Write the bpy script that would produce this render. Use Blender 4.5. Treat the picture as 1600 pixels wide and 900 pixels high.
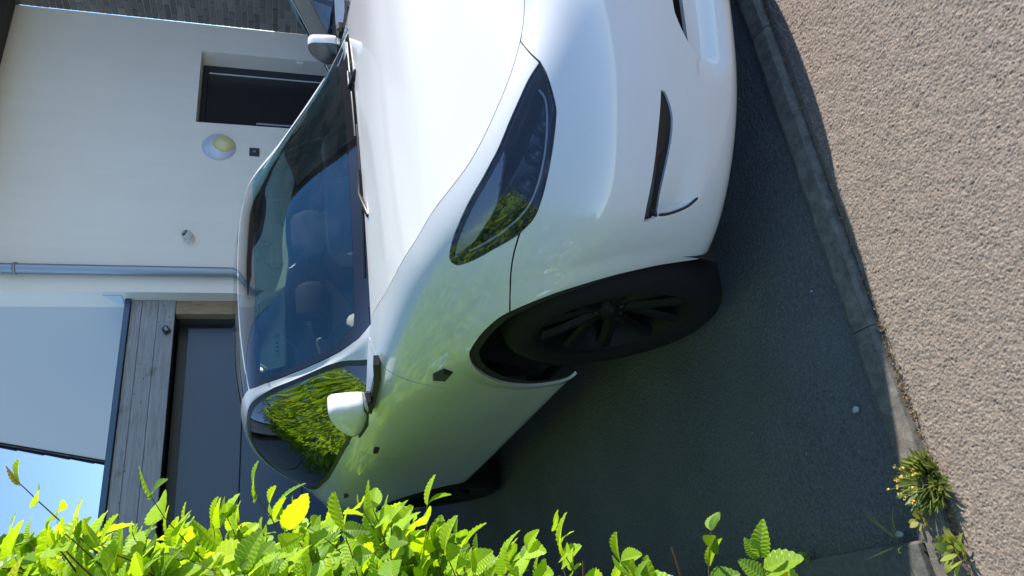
import bpy, math, random
import numpy as np
from mathutils import Vector, Matrix
random.seed(7); RNG=np.random.default_rng(7)
for o in list(bpy.data.objects): bpy.data.objects.remove(o)
scene=bpy.context.scene; COL=scene.collection
# ---------------------------------------------------------------- camera (portrait photo lying on its side)
CAM_POS=Vector((2.0845,-1.7284,1.3610)); YAW,PITCH,ROLL=2.71807,.294046,.029928
fw=Vector((math.cos(PITCH)*math.cos(YAW),math.cos(PITCH)*math.sin(YAW),-math.sin(PITCH)))
r0=Vector((math.sin(YAW),-math.cos(YAW),0)); d0=fw.cross(r0)
rt=math.cos(ROLL)*r0+math.sin(ROLL)*d0; dn=-math.sin(ROLL)*r0+math.cos(ROLL)*d0
cd=bpy.data.cameras.new('camera'); cam=bpy.data.objects.new('camera',cd); COL.objects.link(cam)
cd.sensor_fit='HORIZONTAL'; cd.sensor_width=36; cd.lens=1196.86/1600*36; cd.clip_start=.05; cd.clip_end=2000
cam.matrix_world=Matrix(((dn.x,rt.x,-fw.x,CAM_POS.x),(dn.y,rt.y,-fw.y,CAM_POS.y),(dn.z,rt.z,-fw.z,CAM_POS.z),(0,0,0,1)))
scene.camera=cam
# ---------------------------------------------------------------- sky, sun, exposure
SUN_DIR=Vector((.40,2.1,1.0)).normalized()
world=bpy.data.worlds.new('World'); scene.world=world; world.use_nodes=True
nt=world.node_tree; sky=nt.nodes.new('ShaderNodeTexSky'); sky.sky_type='NISHITA'; sky.sun_disc=False
sky.sun_elevation=math.asin(SUN_DIR.z); sky.sun_rotation=math.atan2(SUN_DIR.x,SUN_DIR.y)
sky.air_density=.75; sky.dust_density=.0; sky.ozone_density=3.0
bg=nt.nodes['Background']; bg.inputs['Strength'].default_value=.15
nt.links.new(sky.outputs[0],bg.inputs['Color'])
sl=bpy.data.lights.new('sun','SUN'); sl.energy=5.0; sl.angle=math.radians(.55); sl.color=(1,.93,.83)
so=bpy.data.objects.new('sun',sl); COL.objects.link(so); so.rotation_euler=SUN_DIR.to_track_quat('Z','Y').to_euler()
vs=scene.view_settings; vs.view_transform='Standard'; vs.look='None'; vs.exposure=1.1; vs.gamma=1
# ---------------------------------------------------------------- helpers
def link(o,parent=None):
    COL.objects.link(o)
    if parent is not None: o.parent=parent
    return o
def tag(o,label=None,cat=None,group=None,kind=None):
    if label: o['label']=label
    if cat: o['category']=cat
    if group: o['group']=group
    if kind: o['kind']=kind
    return o
def empty(name,loc=(0,0,0),mat=None):
    o=bpy.data.objects.new(name,None); o.empty_display_size=.1; COL.objects.link(o)
    if mat is not None: o.matrix_world=mat
    else: o.location=loc
    return o
def mesh_np(name,V,F,m=None,smooth=False):
    me=bpy.data.meshes.new(name); V=np.asarray(V,float)
    if isinstance(F,np.ndarray): F=F.tolist()
    me.from_pydata(V.tolist(),[],F); me.update()
    if smooth: me.polygons.foreach_set('use_smooth',[True]*len(me.polygons))
    if m is not None: me.materials.append(m)
    return me
def obj(name,me,parent=None): return link(bpy.data.objects.new(name,me),parent)
class MB:
    def __init__(s): s.v=[]; s.f=[]; s.sm=[]
    def add(s,V,F,smooth=False):
        k=len(s.v); s.v+= [tuple(p) for p in V]; s.f+=[tuple(i+k for i in f) for f in F]; s.sm+=[smooth]*len(F)
        return s
    def box(s,a,b,M=None,bev=0.0):
        (x0,y0,z0),(x1,y1,z1)=a,b
        if bev>0:
            c=bev; V=[]
            # chamfered box: 24 verts
            for sx,X in ((1,x0),(-1,x1)):
                for sy,Y in ((1,y0),(-1,y1)):
                    for sz,Z in ((1,z0),(-1,z1)):
                        V+=[(X,Y+sy*c,Z+sz*c),(X+sx*c,Y,Z+sz*c),(X+sx*c,Y+sy*c,Z)]
            idx=lambda i,j,k,t:(i*4+j*2+k)*3+t
            F=[]
            for i in (0,1): F.append([idx(i,0,0,0),idx(i,1,0,0),idx(i,1,1,0),idx(i,0,1,0)])
            for j in (0,1): F.append([idx(0,j,0,1),idx(1,j,0,1),idx(1,j,1,1),idx(0,j,1,1)])
            for k in (0,1): F.append([idx(0,0,k,2),idx(1,0,k,2),idx(1,1,k,2),idx(0,1,k,2)])
            for j in (0,1):
                for k in (0,1): F.append([idx(0,j,k,1),idx(1,j,k,1),idx(1,j,k,2),idx(0,j,k,2)])
            for i in (0,1):
                for k in (0,1): F.append([idx(i,0,k,0),idx(i,1,k,0),idx(i,1,k,2),idx(i,0,k,2)])
            for i in (0,1):
                for j in (0,1): F.append([idx(i,j,0,0),idx(i,j,1,0),idx(i,j,1,1),idx(i,j,0,1)])
            for i in (0,1):
                for j in (0,1):
                    for k in (0,1): F.append([idx(i,j,k,0),idx(i,j,k,1),idx(i,j,k,2)])
        else:
            V=[(x,y,z) for x in (x0,x1) for y in (y0,y1) for z in (z0,z1)]
            F=[(0,1,3,2),(4,6,7,5),(0,4,5,1),(2,3,7,6),(0,2,6,4),(1,5,7,3)]
        if M is not None: V=[tuple(M@Vector(p)) for p in V]
        return s.add(V,F)
    def tube(s,pts,rad,n=10,caps=True,smooth=True):
        pts=[Vector(p) for p in pts]; R=rad if isinstance(rad,(list,tuple)) else [rad]*len(pts)
        V=[];F=[]; prev=None
        for i,p in enumerate(pts):
            t=(pts[min(i+1,len(pts)-1)]-pts[max(i-1,0)]).normalized()
            if prev is None:
                a=t.orthogonal().normalized()
            else:
                a=(prev-t*prev.dot(t)); a=a.normalized() if a.length>1e-6 else t.orthogonal().normalized()
            prev=a; b=t.cross(a)
            for k in range(n):
                an=2*math.pi*k/n; V.append(p+(a*math.cos(an)+b*math.sin(an))*R[i])
        for i in range(len(pts)-1):
            for k in range(n): F.append((i*n+k,i*n+(k+1)%n,(i+1)*n+(k+1)%n,(i+1)*n+k))
        s.add(V,F,smooth)
        if caps:
            s.add(V[:n],[tuple(range(n-1,-1,-1))]); s.add(V[-n:],[tuple(range(n))])
        return s
    def lathe(s,prof,n=48,axis='Y',o=(0,0,0),smooth=True):
        V=[];F=[]
        for (rr,h) in prof:
            for k in range(n):
                a=2*math.pi*k/n; c,sn=rr*math.cos(a),rr*math.sin(a)
                p={'Y':(c,h,sn),'X':(h,c,sn),'Z':(c,sn,h)}[axis]; V.append((p[0]+o[0],p[1]+o[1],p[2]+o[2]))
        for i in range(len(prof)-1):
            for k in range(n): F.append((i*n+k,i*n+(k+1)%n,(i+1)*n+(k+1)%n,(i+1)*n+k))
        return s.add(V,F,smooth)
    def prism(s,poly,axis,a,b):
        """polygon (2D) extruded from a to b along axis"""
        n=len(poly)
        def P(q,h): return {'X':(h,q[0],q[1]),'Y':(q[0],h,q[1]),'Z':(q[0],q[1],h)}[axis]
        V=[P(q,a) for q in poly]+[P(q,b) for q in poly]
        F=[tuple(range(n)),tuple(range(2*n-1,n-1,-1))]+[(i,(i+1)%n,n+(i+1)%n,n+i) for i in range(n)]
        return s.add(V,F)
    def mesh(s,name,m=None,recalc=True):
        import bmesh
        me=bpy.data.meshes.new(name); me.from_pydata(s.v,[],s.f); me.update()
        me.polygons.foreach_set('use_smooth',s.sm)
        if recalc:
            bm=bmesh.new(); bm.from_mesh(me); bmesh.ops.recalc_face_normals(bm,faces=bm.faces); bm.to_mesh(me); bm.free()
        if m is not None: me.materials.append(m)
        return me
    def build(s,name,m=None,parent=None,recalc=True): return obj(name,s.mesh(name,m,recalc),parent)
# ---------------------------------------------------------------- materials
def material(name): 
    m=bpy.data.materials.new(name); m.use_nodes=True; return m,m.node_tree,m.node_tree.nodes['Principled BSDF']
def plain(name,col,rough=.5,metal=0,coat=0,spec=.5,ior=None,coat_rough=.03):
    m,t,b=material(name); b.inputs['Base Color'].default_value=(*col,1); b.inputs['Roughness'].default_value=rough
    b.inputs['Metallic'].default_value=metal; b.inputs['Coat Weight'].default_value=coat; b.inputs['Coat Roughness'].default_value=coat_rough
    b.inputs['Specular IOR Level'].default_value=spec
    if ior: b.inputs['IOR'].default_value=ior
    return m
def N(t,kind,**kw):
    n=t.nodes.new('ShaderNode'+kind)
    for k,v in kw.items(): setattr(n,k,v)
    return n
def noise(t,scale,detail=4,rough=.55,vec=None,dist=0):
    n=N(t,'TexNoise'); n.inputs['Scale'].default_value=scale; n.inputs['Detail'].default_value=detail; n.inputs['Roughness'].default_value=rough
    n.inputs['Distortion'].default_value=dist
    if vec is not None: t.links.new(vec,n.inputs['Vector'])
    return n
def ramp(t,fac,stops):
    r=N(t,'ValToRGB'); e=r.color_ramp.elements
    while len(e)<len(stops): e.new(.5)
    for k,(p,c) in enumerate(stops): e[k].position=p; e[k].color=(*c,1) if len(c)==3 else c
    t.links.new(fac,r.inputs[0]); return r
def mixc(t,fac,a,b,blend='MIX'):
    m=N(t,'Mix',data_type='RGBA',blend_type=blend)
    for s,v in ((m.inputs[0],fac),(m.inputs[6],a),(m.inputs[7],b)):
        if hasattr(v,'links') or hasattr(v,'is_output'): t.links.new(v,s)
        elif isinstance(v,(int,float)): s.default_value=v
        else: s.default_value=(*v,1)
    return m.outputs[2]
def bump(t,b,h,strength,dist=.01,normal=None):
    n=N(t,'Bump'); n.inputs['Strength'].default_value=strength; n.inputs['Distance'].default_value=dist
    t.links.new(h,n.inputs['Height'])
    if normal is not None: t.links.new(normal,n.inputs['Normal'])
    t.links.new(n.outputs[0],b.inputs['Normal']); return n
def texco(t,out='Object'): return N(t,'TexCoord').outputs[out]
def geo_pos(t): return N(t,'NewGeometry').outputs['Position']
# car
M={}
def mk_paint(name,col,rough=.32):
    m,t,b=material(name); b.inputs['Base Color'].default_value=(*col,1); b.inputs['Roughness'].default_value=rough
    b.inputs['Coat Weight'].default_value=1; b.inputs['Coat Roughness'].default_value=.015; b.inputs['Coat IOR'].default_value=1.55
    n=noise(t,55,3,.6,texco(t)); r=ramp(t,n.outputs[0],[(.35,tuple(c*.985 for c in col)),(.7,col)]); t.links.new(r.outputs[0],b.inputs['Base Color'])
    # orange peel of the clear coat and a thin film of dust
    n2=noise(t,420,2,.5,texco(t)); bp=N(t,'Bump'); bp.inputs['Strength'].default_value=.012; bp.inputs['Distance'].default_value=.002
    t.links.new(n2.outputs[0],bp.inputs['Height']); t.links.new(bp.outputs[0],b.inputs['Coat Normal'])
    n3=noise(t,6,5,.65,texco(t)); r3=ramp(t,n3.outputs[0],[(.4,(.012,)*3),(.75,(.05,)*3)]); t.links.new(r3.outputs[0],b.inputs['Coat Roughness'])
    return m
M['paint']=mk_paint('white_pearl_paint',(.66,.67,.68))
M['paint2']=mk_paint('silver_blue_paint',(.52,.57,.65))
M['black']=plain('black_plastic',(.012,.012,.013),.42)
M['gloss']=plain('gloss_black',(.006,.006,.007),.06,coat=1)
M['frit']=plain('frit_black',(.010,.009,.012),.04,spec=.6,coat=.6)
M['liner']=plain('wheel_liner',(.012,.012,.012),.85)
M['mirror']=plain('mirror_silver',(.62,.66,.70),.08,1); M['chrome']=plain('bright_trim',(.80,.82,.85),.3,.3)
M['rubber']=plain('tyre_rubber',(.010,.010,.011),.8,spec=.2)
M['alloy']=plain('dark_alloy',(.005,.005,.006),.55,.0,spec=.25)
M['disc']=plain('brake_disc',(.02,.02,.021),.6,.3)
def mk_glass(name,tint,gloss_ior,gcol=(1,1,1)):
    m,t,b=material(name); t.nodes.remove(b); out=t.nodes['Material Output']
    tr=N(t,'BsdfTransparent'); tr.inputs[0].default_value=(*tint,1)
    gl=N(t,'BsdfGlossy'); gl.inputs['Roughness'].default_value=0.0; gl.inputs[0].default_value=(*gcol,1)
    fr=N(t,'Fresnel'); fr.inputs[0].default_value=gloss_ior
    mx=N(t,'MixShader'); t.links.new(fr.outputs[0],mx.inputs[0]); t.links.new(tr.outputs[0],mx.inputs[1]); t.links.new(gl.outputs[0],mx.inputs[2])
    # dust film: a little diffuse
    df=N(t,'BsdfDiffuse'); df.inputs[0].default_value=(.6,.62,.6,1)
    nn=noise(t,9,5,.6,texco(t)); rr=ramp(t,nn.outputs[0],[(.45,(.004,)*3),(.8,(.022,)*3)])
    mx2=N(t,'MixShader'); t.links.new(rr.outputs[0],mx2.inputs[0]); t.links.new(mx.outputs[0],mx2.inputs[1]); t.links.new(df.outputs[0],mx2.inputs[2])
    t.links.new(mx2.outputs[0],out.inputs[0]); return m
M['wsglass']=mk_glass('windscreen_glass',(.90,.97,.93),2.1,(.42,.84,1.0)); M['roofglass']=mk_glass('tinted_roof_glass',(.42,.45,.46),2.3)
M['sideglass']=mk_glass('tinted_side_glass',(.05,.055,.055),2.6); M['clearglass']=mk_glass('door_glass',(.80,.90,.84),2.6)
M['lens']=mk_glass('headlight_lens',(.80,.82,.85),1.75)
M['interior']=plain('interior_black',(.11,.113,.12),.5); M['seat']=plain('seat_grey',(.26,.265,.27),.55)
M['interior2']=plain('interior_grey',(.12,.125,.13),.6)
M['cream']=plain('interior_pale',(.85,.85,.82),.5)
M['screen']=plain('screen_back',(.30,.31,.32),.35)
M['lampdark']=plain('lamp_housing',(.10,.115,.145),.3,.3,coat=.4)
M['lampsilver']=plain('lamp_reflector_glare',(.80,.82,.85),.35,.25)  # pale tone carries the sky glare of the headlight lens
M['lampstrip']=plain('light_guide',(.75,.80,.85),.2)
# ---------------------------------------------------------------- car surfaces (x forward from front axle, w outward, z up)
WRAP=[
[(.76,0,.165),(.82,0,.215),(.85,0,.34),(.868,0,.47),(.862,0,.58),(.838,0,.67),(.805,0,.713),(.778,0,.731),(.752,0,.742)],
[(.75,.2,.165),(.81,.2,.215),(.842,.2,.34),(.86,.2,.47),(.853,.2,.58),(.827,.2,.67),(.788,.2,.714),(.762,.198,.731),(.735,.195,.745)],
[(.71,.37,.165),(.772,.38,.215),(.808,.385,.34),(.828,.385,.47),(.82,.383,.58),(.79,.378,.67),(.745,.368,.718),(.712,.354,.735),(.678,.335,.745)],
[(.655,.52,.168),(.715,.54,.215),(.752,.55,.34),(.768,.55,.47),(.758,.545,.58),(.725,.53,.67),(.685,.508,.732),(.655,.482,.760),(.625,.455,.778)],
[(.565,.655,.17),(.63,.68,.215),(.668,.695,.34),(.678,.70,.47),(.665,.695,.58),(.63,.675,.672),(.592,.643,.750),(.568,.600,.795),(.545,.540,.819)],
[(.455,.775,.175),(.52,.80,.22),(.558,.818,.34),(.562,.825,.47),(.545,.82,.58),(.51,.80,.675),(.467,.757,.772),(.442,.696,.838),(.42,.617,.874)],
[(.345,.855,.185),(.385,.872,.23),(.41,.882,.34),(.41,.89,.47),(.395,.89,.58),(.365,.878,.68),(.32,.833,.800),(.298,.757,.893),(.275,.660,.940)],
[(.20,.88,.20),(.215,.90,.25),(.22,.912,.35),(.22,.925,.47),(.215,.932,.58),(.205,.925,.69),(.188,.875,.825),(.170,.787,.930),(.15,.685,.975)],
[(0,.895,.22),(0,.92,.27),(0,.932,.36),(0,.945,.47),(0,.955,.58),(0,.955,.70),(0,.907,.855),(0,.810,.963),(0,.70,1.008)],
[(-.22,.90,.25),(-.22,.925,.295),(-.22,.937,.375),(-.22,.948,.48),(-.22,.957,.59),(-.22,.960,.72),(-.22,.926,.885),(-.22,.828,.993),(-.22,.702,1.034)],
[(-.45,.905,.28),(-.45,.93,.32),(-.45,.94,.39),(-.45,.949,.49),(-.45,.957,.60),(-.45,.962,.75),(-.45,.940,.91),(-.45,.845,1.015),(-.45,.692,1.054)],
[(-.65,.905,.285),(-.65,.932,.325),(-.65,.941,.395),(-.65,.949,.49),(-.65,.956,.60),(-.65,.962,.76),(-.65,.948,.92),(-.65,.888,1.012),(-.65,.775,1.058)],
[(-.9,.905,.285),(-.9,.932,.325),(-.9,.940,.395),(-.9,.947,.49),(-.9,.955,.60),(-.9,.962,.77),(-.9,.952,.935),(-.9,.92,1.01),(-.9,.875,1.055)],
[(-1.4,.905,.285),(-1.4,.932,.325),(-1.4,.939,.395),(-1.4,.946,.49),(-1.4,.954,.60),(-1.4,.962,.78),(-1.4,.953,.955),(-1.4,.925,1.035),(-1.4,.893,1.08)],
[(-2.,.905,.285),(-2.,.933,.325),(-2.,.940,.395),(-2.,.947,.49),(-2.,.955,.61),(-2.,.963,.79),(-2.,.953,.98),(-2.,.924,1.068),(-2.,.89,1.12)],
[(-2.5,.905,.29),(-2.5,.932,.33),(-2.5,.942,.40),(-2.5,.95,.50),(-2.5,.958,.62),(-2.5,.965,.80),(-2.5,.95,1.0),(-2.5,.914,1.095),(-2.5,.87,1.15)],
[(-2.9,.90,.30),(-2.9,.93,.34),(-2.9,.943,.42),(-2.9,.953,.52),(-2.9,.962,.64),(-2.9,.965,.81),(-2.9,.94,1.02),(-2.9,.895,1.12),(-2.9,.84,1.175)],
[(-3.3,.88,.30),(-3.3,.915,.34),(-3.3,.932,.43),(-3.3,.943,.53),(-3.3,.948,.65),(-3.3,.945,.82),(-3.3,.905,1.03),(-3.3,.848,1.12),(-3.3,.78,1.18)],
[(-3.58,.82,.30),(-3.59,.86,.35),(-3.6,.885,.44),(-3.6,.90,.54),(-3.6,.905,.66),(-3.6,.895,.83),(-3.6,.845,1.02),(-3.58,.775,1.10),(-3.55,.69,1.15)],
[(-3.72,.66,.31),(-3.78,.70,.36),(-3.82,.73,.45),(-3.83,.74,.55),(-3.83,.74,.67),(-3.81,.72,.83),(-3.78,.66,1.0),(-3.745,.595,1.075),(-3.70,.52,1.12)],
[(-3.79,.4,.32),(-3.85,.4,.37),(-3.88,.41,.46),(-3.89,.41,.56),(-3.885,.41,.68),(-3.86,.40,.83),(-3.85,.37,1.0),(-3.83,.335,1.07),(-3.80,.3,1.11)],
[(-3.8,0,.32),(-3.86,0,.37),(-3.90,0,.46),(-3.905,0,.56),(-3.90,0,.68),(-3.875,0,.83),(-3.87,0,1.0),(-3.85,0,1.07),(-3.82,0,1.11)],
]
def _st(x,ws,zs): return [(x,w,z) for w,z in zip(ws,zs)]
GREEN=[
[(-.30,0,1.02),(-.312,.22,1.02),(-.36,.45,1.022),(-.45,.68,1.030),(-.48,.72,1.030),(-.50,.755,1.022),(-.52,.81,1.005),(-.54,.86,.98)],
[(-.60,0,1.185),(-.612,.22,1.182),(-.655,.44,1.165),(-.73,.673,1.105),(-.745,.705,1.098),(-.76,.735,1.085),(-.775,.80,1.05),(-.79,.864,1.005)],
[(-.90,0,1.345),(-.912,.215,1.34),(-.945,.425,1.315),(-1.0,.645,1.214),(-1.012,.674,1.212),(-1.03,.702,1.198),(-1.06,.803,1.117),(-1.08,.880,1.035)],
[(-1.18,0,1.462),(-1.19,.2,1.458),(-1.225,.40,1.435),(-1.313,.60,1.366),(-1.328,.632,1.364),(-1.345,.662,1.348),(-1.355,.80,1.210),(-1.36,.887,1.06)],
[(-1.42,0,1.540),(-1.43,.2,1.536),(-1.463,.39,1.52),(-1.55,.570,1.492),(-1.568,.604,1.486),(-1.59,.637,1.466),(-1.60,.79,1.283),(-1.60,.890,1.075)],
_st(-1.85,(0,.2,.38,.555,.60,.645,.792,.888),(1.600,1.597,1.585,1.556,1.543,1.515,1.315,1.09)),
_st(-2.2,(0,.2,.38,.555,.602,.648,.792,.887),(1.622,1.618,1.605,1.575,1.560,1.527,1.33,1.105)),
_st(-2.6,(0,.2,.38,.55,.60,.647,.782,.88),(1.608,1.604,1.592,1.562,1.544,1.505,1.33,1.13)),
_st(-3.0,(0,.2,.375,.535,.586,.637,.74,.855),(1.555,1.551,1.538,1.508,1.487,1.445,1.30,1.155)),
_st(-3.35,(0,.19,.36,.51,.56,.612,.70,.79),(1.465,1.461,1.448,1.418,1.396,1.36,1.25,1.165)),
_st(-3.65,(0,.18,.335,.47,.52,.57,.64,.71),(1.335,1.331,1.318,1.292,1.272,1.24,1.18,1.14)),
_st(-3.84,(0,.17,.31,.43,.48,.52,.58,.64),(1.17,1.167,1.157,1.142,1.132,1.12,1.10,1.08)),
]
def spl(t,P,T):
    """natural cubic spline through P at knots t, sampled at T (P: n x m)"""
    n=len(t); h=np.diff(t); A=np.zeros((n,n)); B=np.zeros_like(P)
    A[0,0]=A[-1,-1]=1
    for i in range(1,n-1):
        A[i,i-1]=h[i-1]; A[i,i]=2*(h[i-1]+h[i]); A[i,i+1]=h[i]
        B[i]=6*((P[i+1]-P[i])/h[i]-(P[i]-P[i-1])/h[i-1])
    M=np.linalg.solve(A,B)
    k=np.clip(np.searchsorted(t,T,side='right')-1,0,n-2); hh=h[k][:,None]
    a=((t[k+1]-T)[:,None])/hh; b=1-a
    return a*P[k]+b*P[k+1]+((a**3-a)*M[k]+(b**3-b)*M[k+1])*hh**2/6
def knots(P,axis):
    d=np.linalg.norm(np.diff(P,axis=axis),axis=2); m=d.mean(axis=1-axis)
    return np.concatenate([[0],np.cumsum(np.sqrt(m))])
class Surf:
    def __init__(s,rows,mir0=False,mir1=False,mirc=False):
        P=np.array(rows,float)            # (n columns, m rows, 3)
        s.off=0; s.n,s.m=P.shape[:2]; s.offv=0
        F=np.array([1,-1,1.])
        if mir0: P=np.concatenate([P[3:0:-1]*F,P]); s.off=3
        if mir1: P=np.concatenate([P,P[-2:-5:-1]*F])
        if mirc: P=np.concatenate([P[:,3:0:-1]*F,P],axis=1); s.offv=3
        s.P=P; s.tu=knots(P,0); s.tv=knots(P,1)
    def grid(s,U,V):
        """U,V arrays of index coordinates -> (len U, len V, 3)"""
        nu=np.arange(len(s.tu)); nv=np.arange(len(s.tv))
        TU=np.interp(np.asarray(U)+s.off,nu,s.tu); TV=np.interp(np.asarray(V)+s.offv,nv,s.tv)
        n,m=s.P.shape[:2]
        Q=spl(s.tu,s.P.reshape(n,m*3),TU).reshape(len(TU),m,3)
        R=spl(s.tv,Q.transpose(1,0,2).reshape(m,-1),TV).reshape(len(TV),len(TU),3)
        return R.transpose(1,0,2)
wrap=Surf(WRAP,True,True); green=Surf(GREEN,mirc=True)
# ================================================================ ground, road, kerb
def mk_asphalt(name,c0,c1,scale,rough=.85,bstr=.5,bdist=.004,speck=.0,spec=.4):
    m,t,b=material(name); p=geo_pos(t)
    n=noise(t,scale,6,.7,p); n2=noise(t,2.2,4,.6,p)
    r=ramp(t,n.outputs[0],[(.32,c0),(.68,c1)])
    col=mixc(t,.35,r.outputs[0],mixc(t,n2.outputs[0],tuple(c*.6 for c in c0),tuple(min(1,c*1.25) for c in c1)))
    v=N(t,'TexVoronoi'); v.inputs['Scale'].default_value=scale*.55; t.links.new(p,v.inputs['Vector'])
    if speck:
        v2=N(t,'TexVoronoi'); v2.inputs['Scale'].default_value=46; t.links.new(p,v2.inputs['Vector'])
        rr=ramp(t,v2.outputs['Distance'],[(.05,(1,1,1)),(.13,(0,0,0))]); v3=noise(t,31,0,.5,p); r3=ramp(t,v3.outputs[0],[(.62,(0,0,0)),(.64,(1,1,1))])
        mm=N(t,'Math',operation='MULTIPLY'); t.links.new(rr.outputs[0],mm.inputs[0]); t.links.new(r3.outputs[0],mm.inputs[1])
        col=mixc(t,mm.outputs[0],col,(speck,)*3)
    t.links.new(col,b.inputs['Base Color']); b.inputs['Roughness'].default_value=rough; b.inputs['Specular IOR Level'].default_value=spec
    if speck:      # moss and dust stains with shapes of their own
        ns=noise(t,3.4,7,.7,p,.6); rs=ramp(t,ns.outputs[0],[(.50,(0,0,0)),(.68,(1,1,1))]); nf=noise(t,75,3,.6,p); rf=ramp(t,nf.outputs[0],[(.45,(0,0,0)),(.6,(1,1,1))])
        mm2=N(t,'Math',operation='MULTIPLY'); t.links.new(rs.outputs[0],mm2.inputs[0]); t.links.new(rf.outputs[0],mm2.inputs[1]); mm3=N(t,'Math',operation='MULTIPLY'); mm3.inputs[1].default_value=.55; t.links.new(mm2.outputs[0],mm3.inputs[0])
        col=mixc(t,mm3.outputs[0],col,(.10,.10,.07)); t.links.new(col,b.inputs['Base Color'])
    ad=N(t,'Math',operation='ADD'); t.links.new(n.outputs[0],ad.inputs[0]); t.links.new(v.outputs['Distance'],ad.inputs[1])
    bump(t,b,ad.outputs[0],bstr,bdist); return m
M['drive']=mk_asphalt('drive_asphalt',(.030,.032,.036),(.185,.187,.19),150,.85,.9,.006,speck=.34)
# coarse chippings: tone changes from stone to stone
m,t,b=material('road_chippings'); p=geo_pos(t)
v=N(t,'TexVoronoi'); v.inputs['Scale'].default_value=260; t.links.new(p,v.inputs['Vector'])
sp=N(t,'SeparateColor'); t.links.new(v.outputs['Color'],sp.inputs[0])
r=ramp(t,sp.outputs[0],[(0,(.105,.083,.066)),(.3,(.190,.155,.126)),(.7,(.250,.207,.170)),(.95,(.280,.235,.194)),(1,(.37,.32,.275))])
n=noise(t,1.7,5,.6,p); col=mixc(t,n.outputs[0],mixc(t,1,r.outputs[0],(.76,.76,.78),'MULTIPLY'),mixc(t,1,r.outputs[0],(1.0,.97,.95),'MULTIPLY'))
n4=noise(t,900,3,.6,p); col=mixc(t,.25,col,mixc(t,n4.outputs[0],(.12,.10,.085),(.42,.35,.30)))
t.links.new(col,b.inputs['Base Color']); b.inputs['Roughness'].default_value=.9; b.inputs['Specular IOR Level'].default_value=.25
bump(t,b,n4.outputs[0],.35,.002); M['road']=m
m2,t,b=material('road_far'); p=geo_pos(t); n=noise(t,60,6,.7,p); r=ramp(t,n.outputs[0],[(.3,(.17,.135,.112)),(.7,(.29,.235,.195))]); t.links.new(r.outputs[0],b.inputs['Base Color']); b.inputs['Roughness'].default_value=.9; bump(t,b,n.outputs[0],.6,.01); M['roadfar']=m2
M['soil']=mk_asphalt('soil',(.04,.03,.02),(.11,.085,.06),40,.95,.8,.02)
m,t,b=material('kerb_concrete'); p=geo_pos(t); n=noise(t,26,7,.7,p); n2=noise(t,220,4,.7,p)
r=ramp(t,n.outputs[0],[(.3,(.065,.060,.050)),(.5,(.135,.122,.102)),(.75,(.235,.205,.165))]); r2=ramp(t,n2.outputs[0],[(.35,(.75,.75,.75)),(.62,(1.05,1.05,1.05))])
t.links.new(mixc(t,1,r.outputs[0],r2.outputs[0],'MULTIPLY'),b.inputs['Base Color']); b.inputs['Roughness'].default_value=.92; bump(t,b,n2.outputs[0],.6,.003); M['kerb']=m
ground=obj('ground',mesh_np('ground',[(-400,-400,-.07),(400,-400,-.07),(400,400,-.07),(-400,400,-.07)],[(0,1,2,3)],plain('far_ground',(.13,.13,.10),.95))); tag(ground,kind='structure')
# driveway sheet with gentle undulation
nx,ny=120,110; X=np.linspace(-6.5,.586,nx); Y=np.linspace(-1.70,6.,ny); XX,YY=np.meshgrid(X,Y,indexing='ij')
Z=.0035*np.sin(XX*3.1+YY*1.7)+.003*np.sin(YY*4.3-XX)-.006
i,j=np.meshgrid(np.arange(nx-1),np.arange(ny-1),indexing='ij'); a=(i*ny+j).ravel(); F=np.stack([a,a+ny,a+ny+1,a+1],1)
drive=obj('driveway',mesh_np('driveway',np.stack([XX,YY,Z],-1).reshape(-1,3),F,M['drive'],True)); tag(drive,kind='structure')
# road: real chippings near the camera
def stones(XX,YY,cell,seed):
    rg=np.random.default_rng(seed); H=np.full(XX.shape,-1.); x0,y0=XX.min()-cell*2,YY.min()-cell*2
    nx_=int((XX.max()-x0)/cell)+4; ny_=int((YY.max()-y0)/cell)+4
    jx=rg.random((nx_,ny_)); jy=rg.random((nx_,ny_)); rad=cell*(.55+.45*rg.random((nx_,ny_))); hh=.35+.65*rg.random((nx_,ny_)); an=rg.random((nx_,ny_))*math.pi; el=.65+.35*rg.random((nx_,ny_))
    tx=(rg.random((nx_,ny_))-.5)*.8; ty=(rg.random((nx_,ny_))-.5)*.8
    ci=((XX-x0)/cell).astype(int); cj=((YY-y0)/cell).astype(int)
    for di in (-1,0,1):
        for dj in (-1,0,1):
            a_=np.clip(ci+di,0,nx_-1); b_=np.clip(cj+dj,0,ny_-1)
            dx=XX-(x0+(a_+jx[a_,b_])*cell); dy=YY-(y0+(b_+jy[a_,b_])*cell); ca,sa=np.cos(an[a_,b_]),np.sin(an[a_,b_])
            u_=(dx*ca+dy*sa)/rad[a_,b_]; v_=(-dx*sa+dy*ca)/(rad[a_,b_]*el[a_,b_]); q=np.maximum(np.abs(u_),np.abs(v_))*.45+np.hypot(u_,v_)*.55
            h=np.where(q<1,hh[a_,b_]*(1-q**3.0)+(tx[a_,b_]*u_+ty[a_,b_]*v_)*.35*(1-q),-.2); H=np.maximum(H,h)
    return H
st=.0019; X=np.arange(.665,1.42,st); Y=np.arange(-1.92,-.02,st); XX,YY=np.meshgrid(X,Y,indexing='ij')
H=np.maximum(stones(XX,YY,.0054,3),.9*stones(XX,YY,.0036,5)-.05)-.9*np.clip(stones(XX,YY,.0125,8)-.55,0,1)+.25*np.sin(XX*61+np.sin(YY*43)*1.3)*np.sin(YY*57+np.sin(XX*37))
edge=np.clip((XX-.665)/.02,0,1)
Z=-.012+.0028*H*(.5+.5*edge)-.004*(1-edge)
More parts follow.
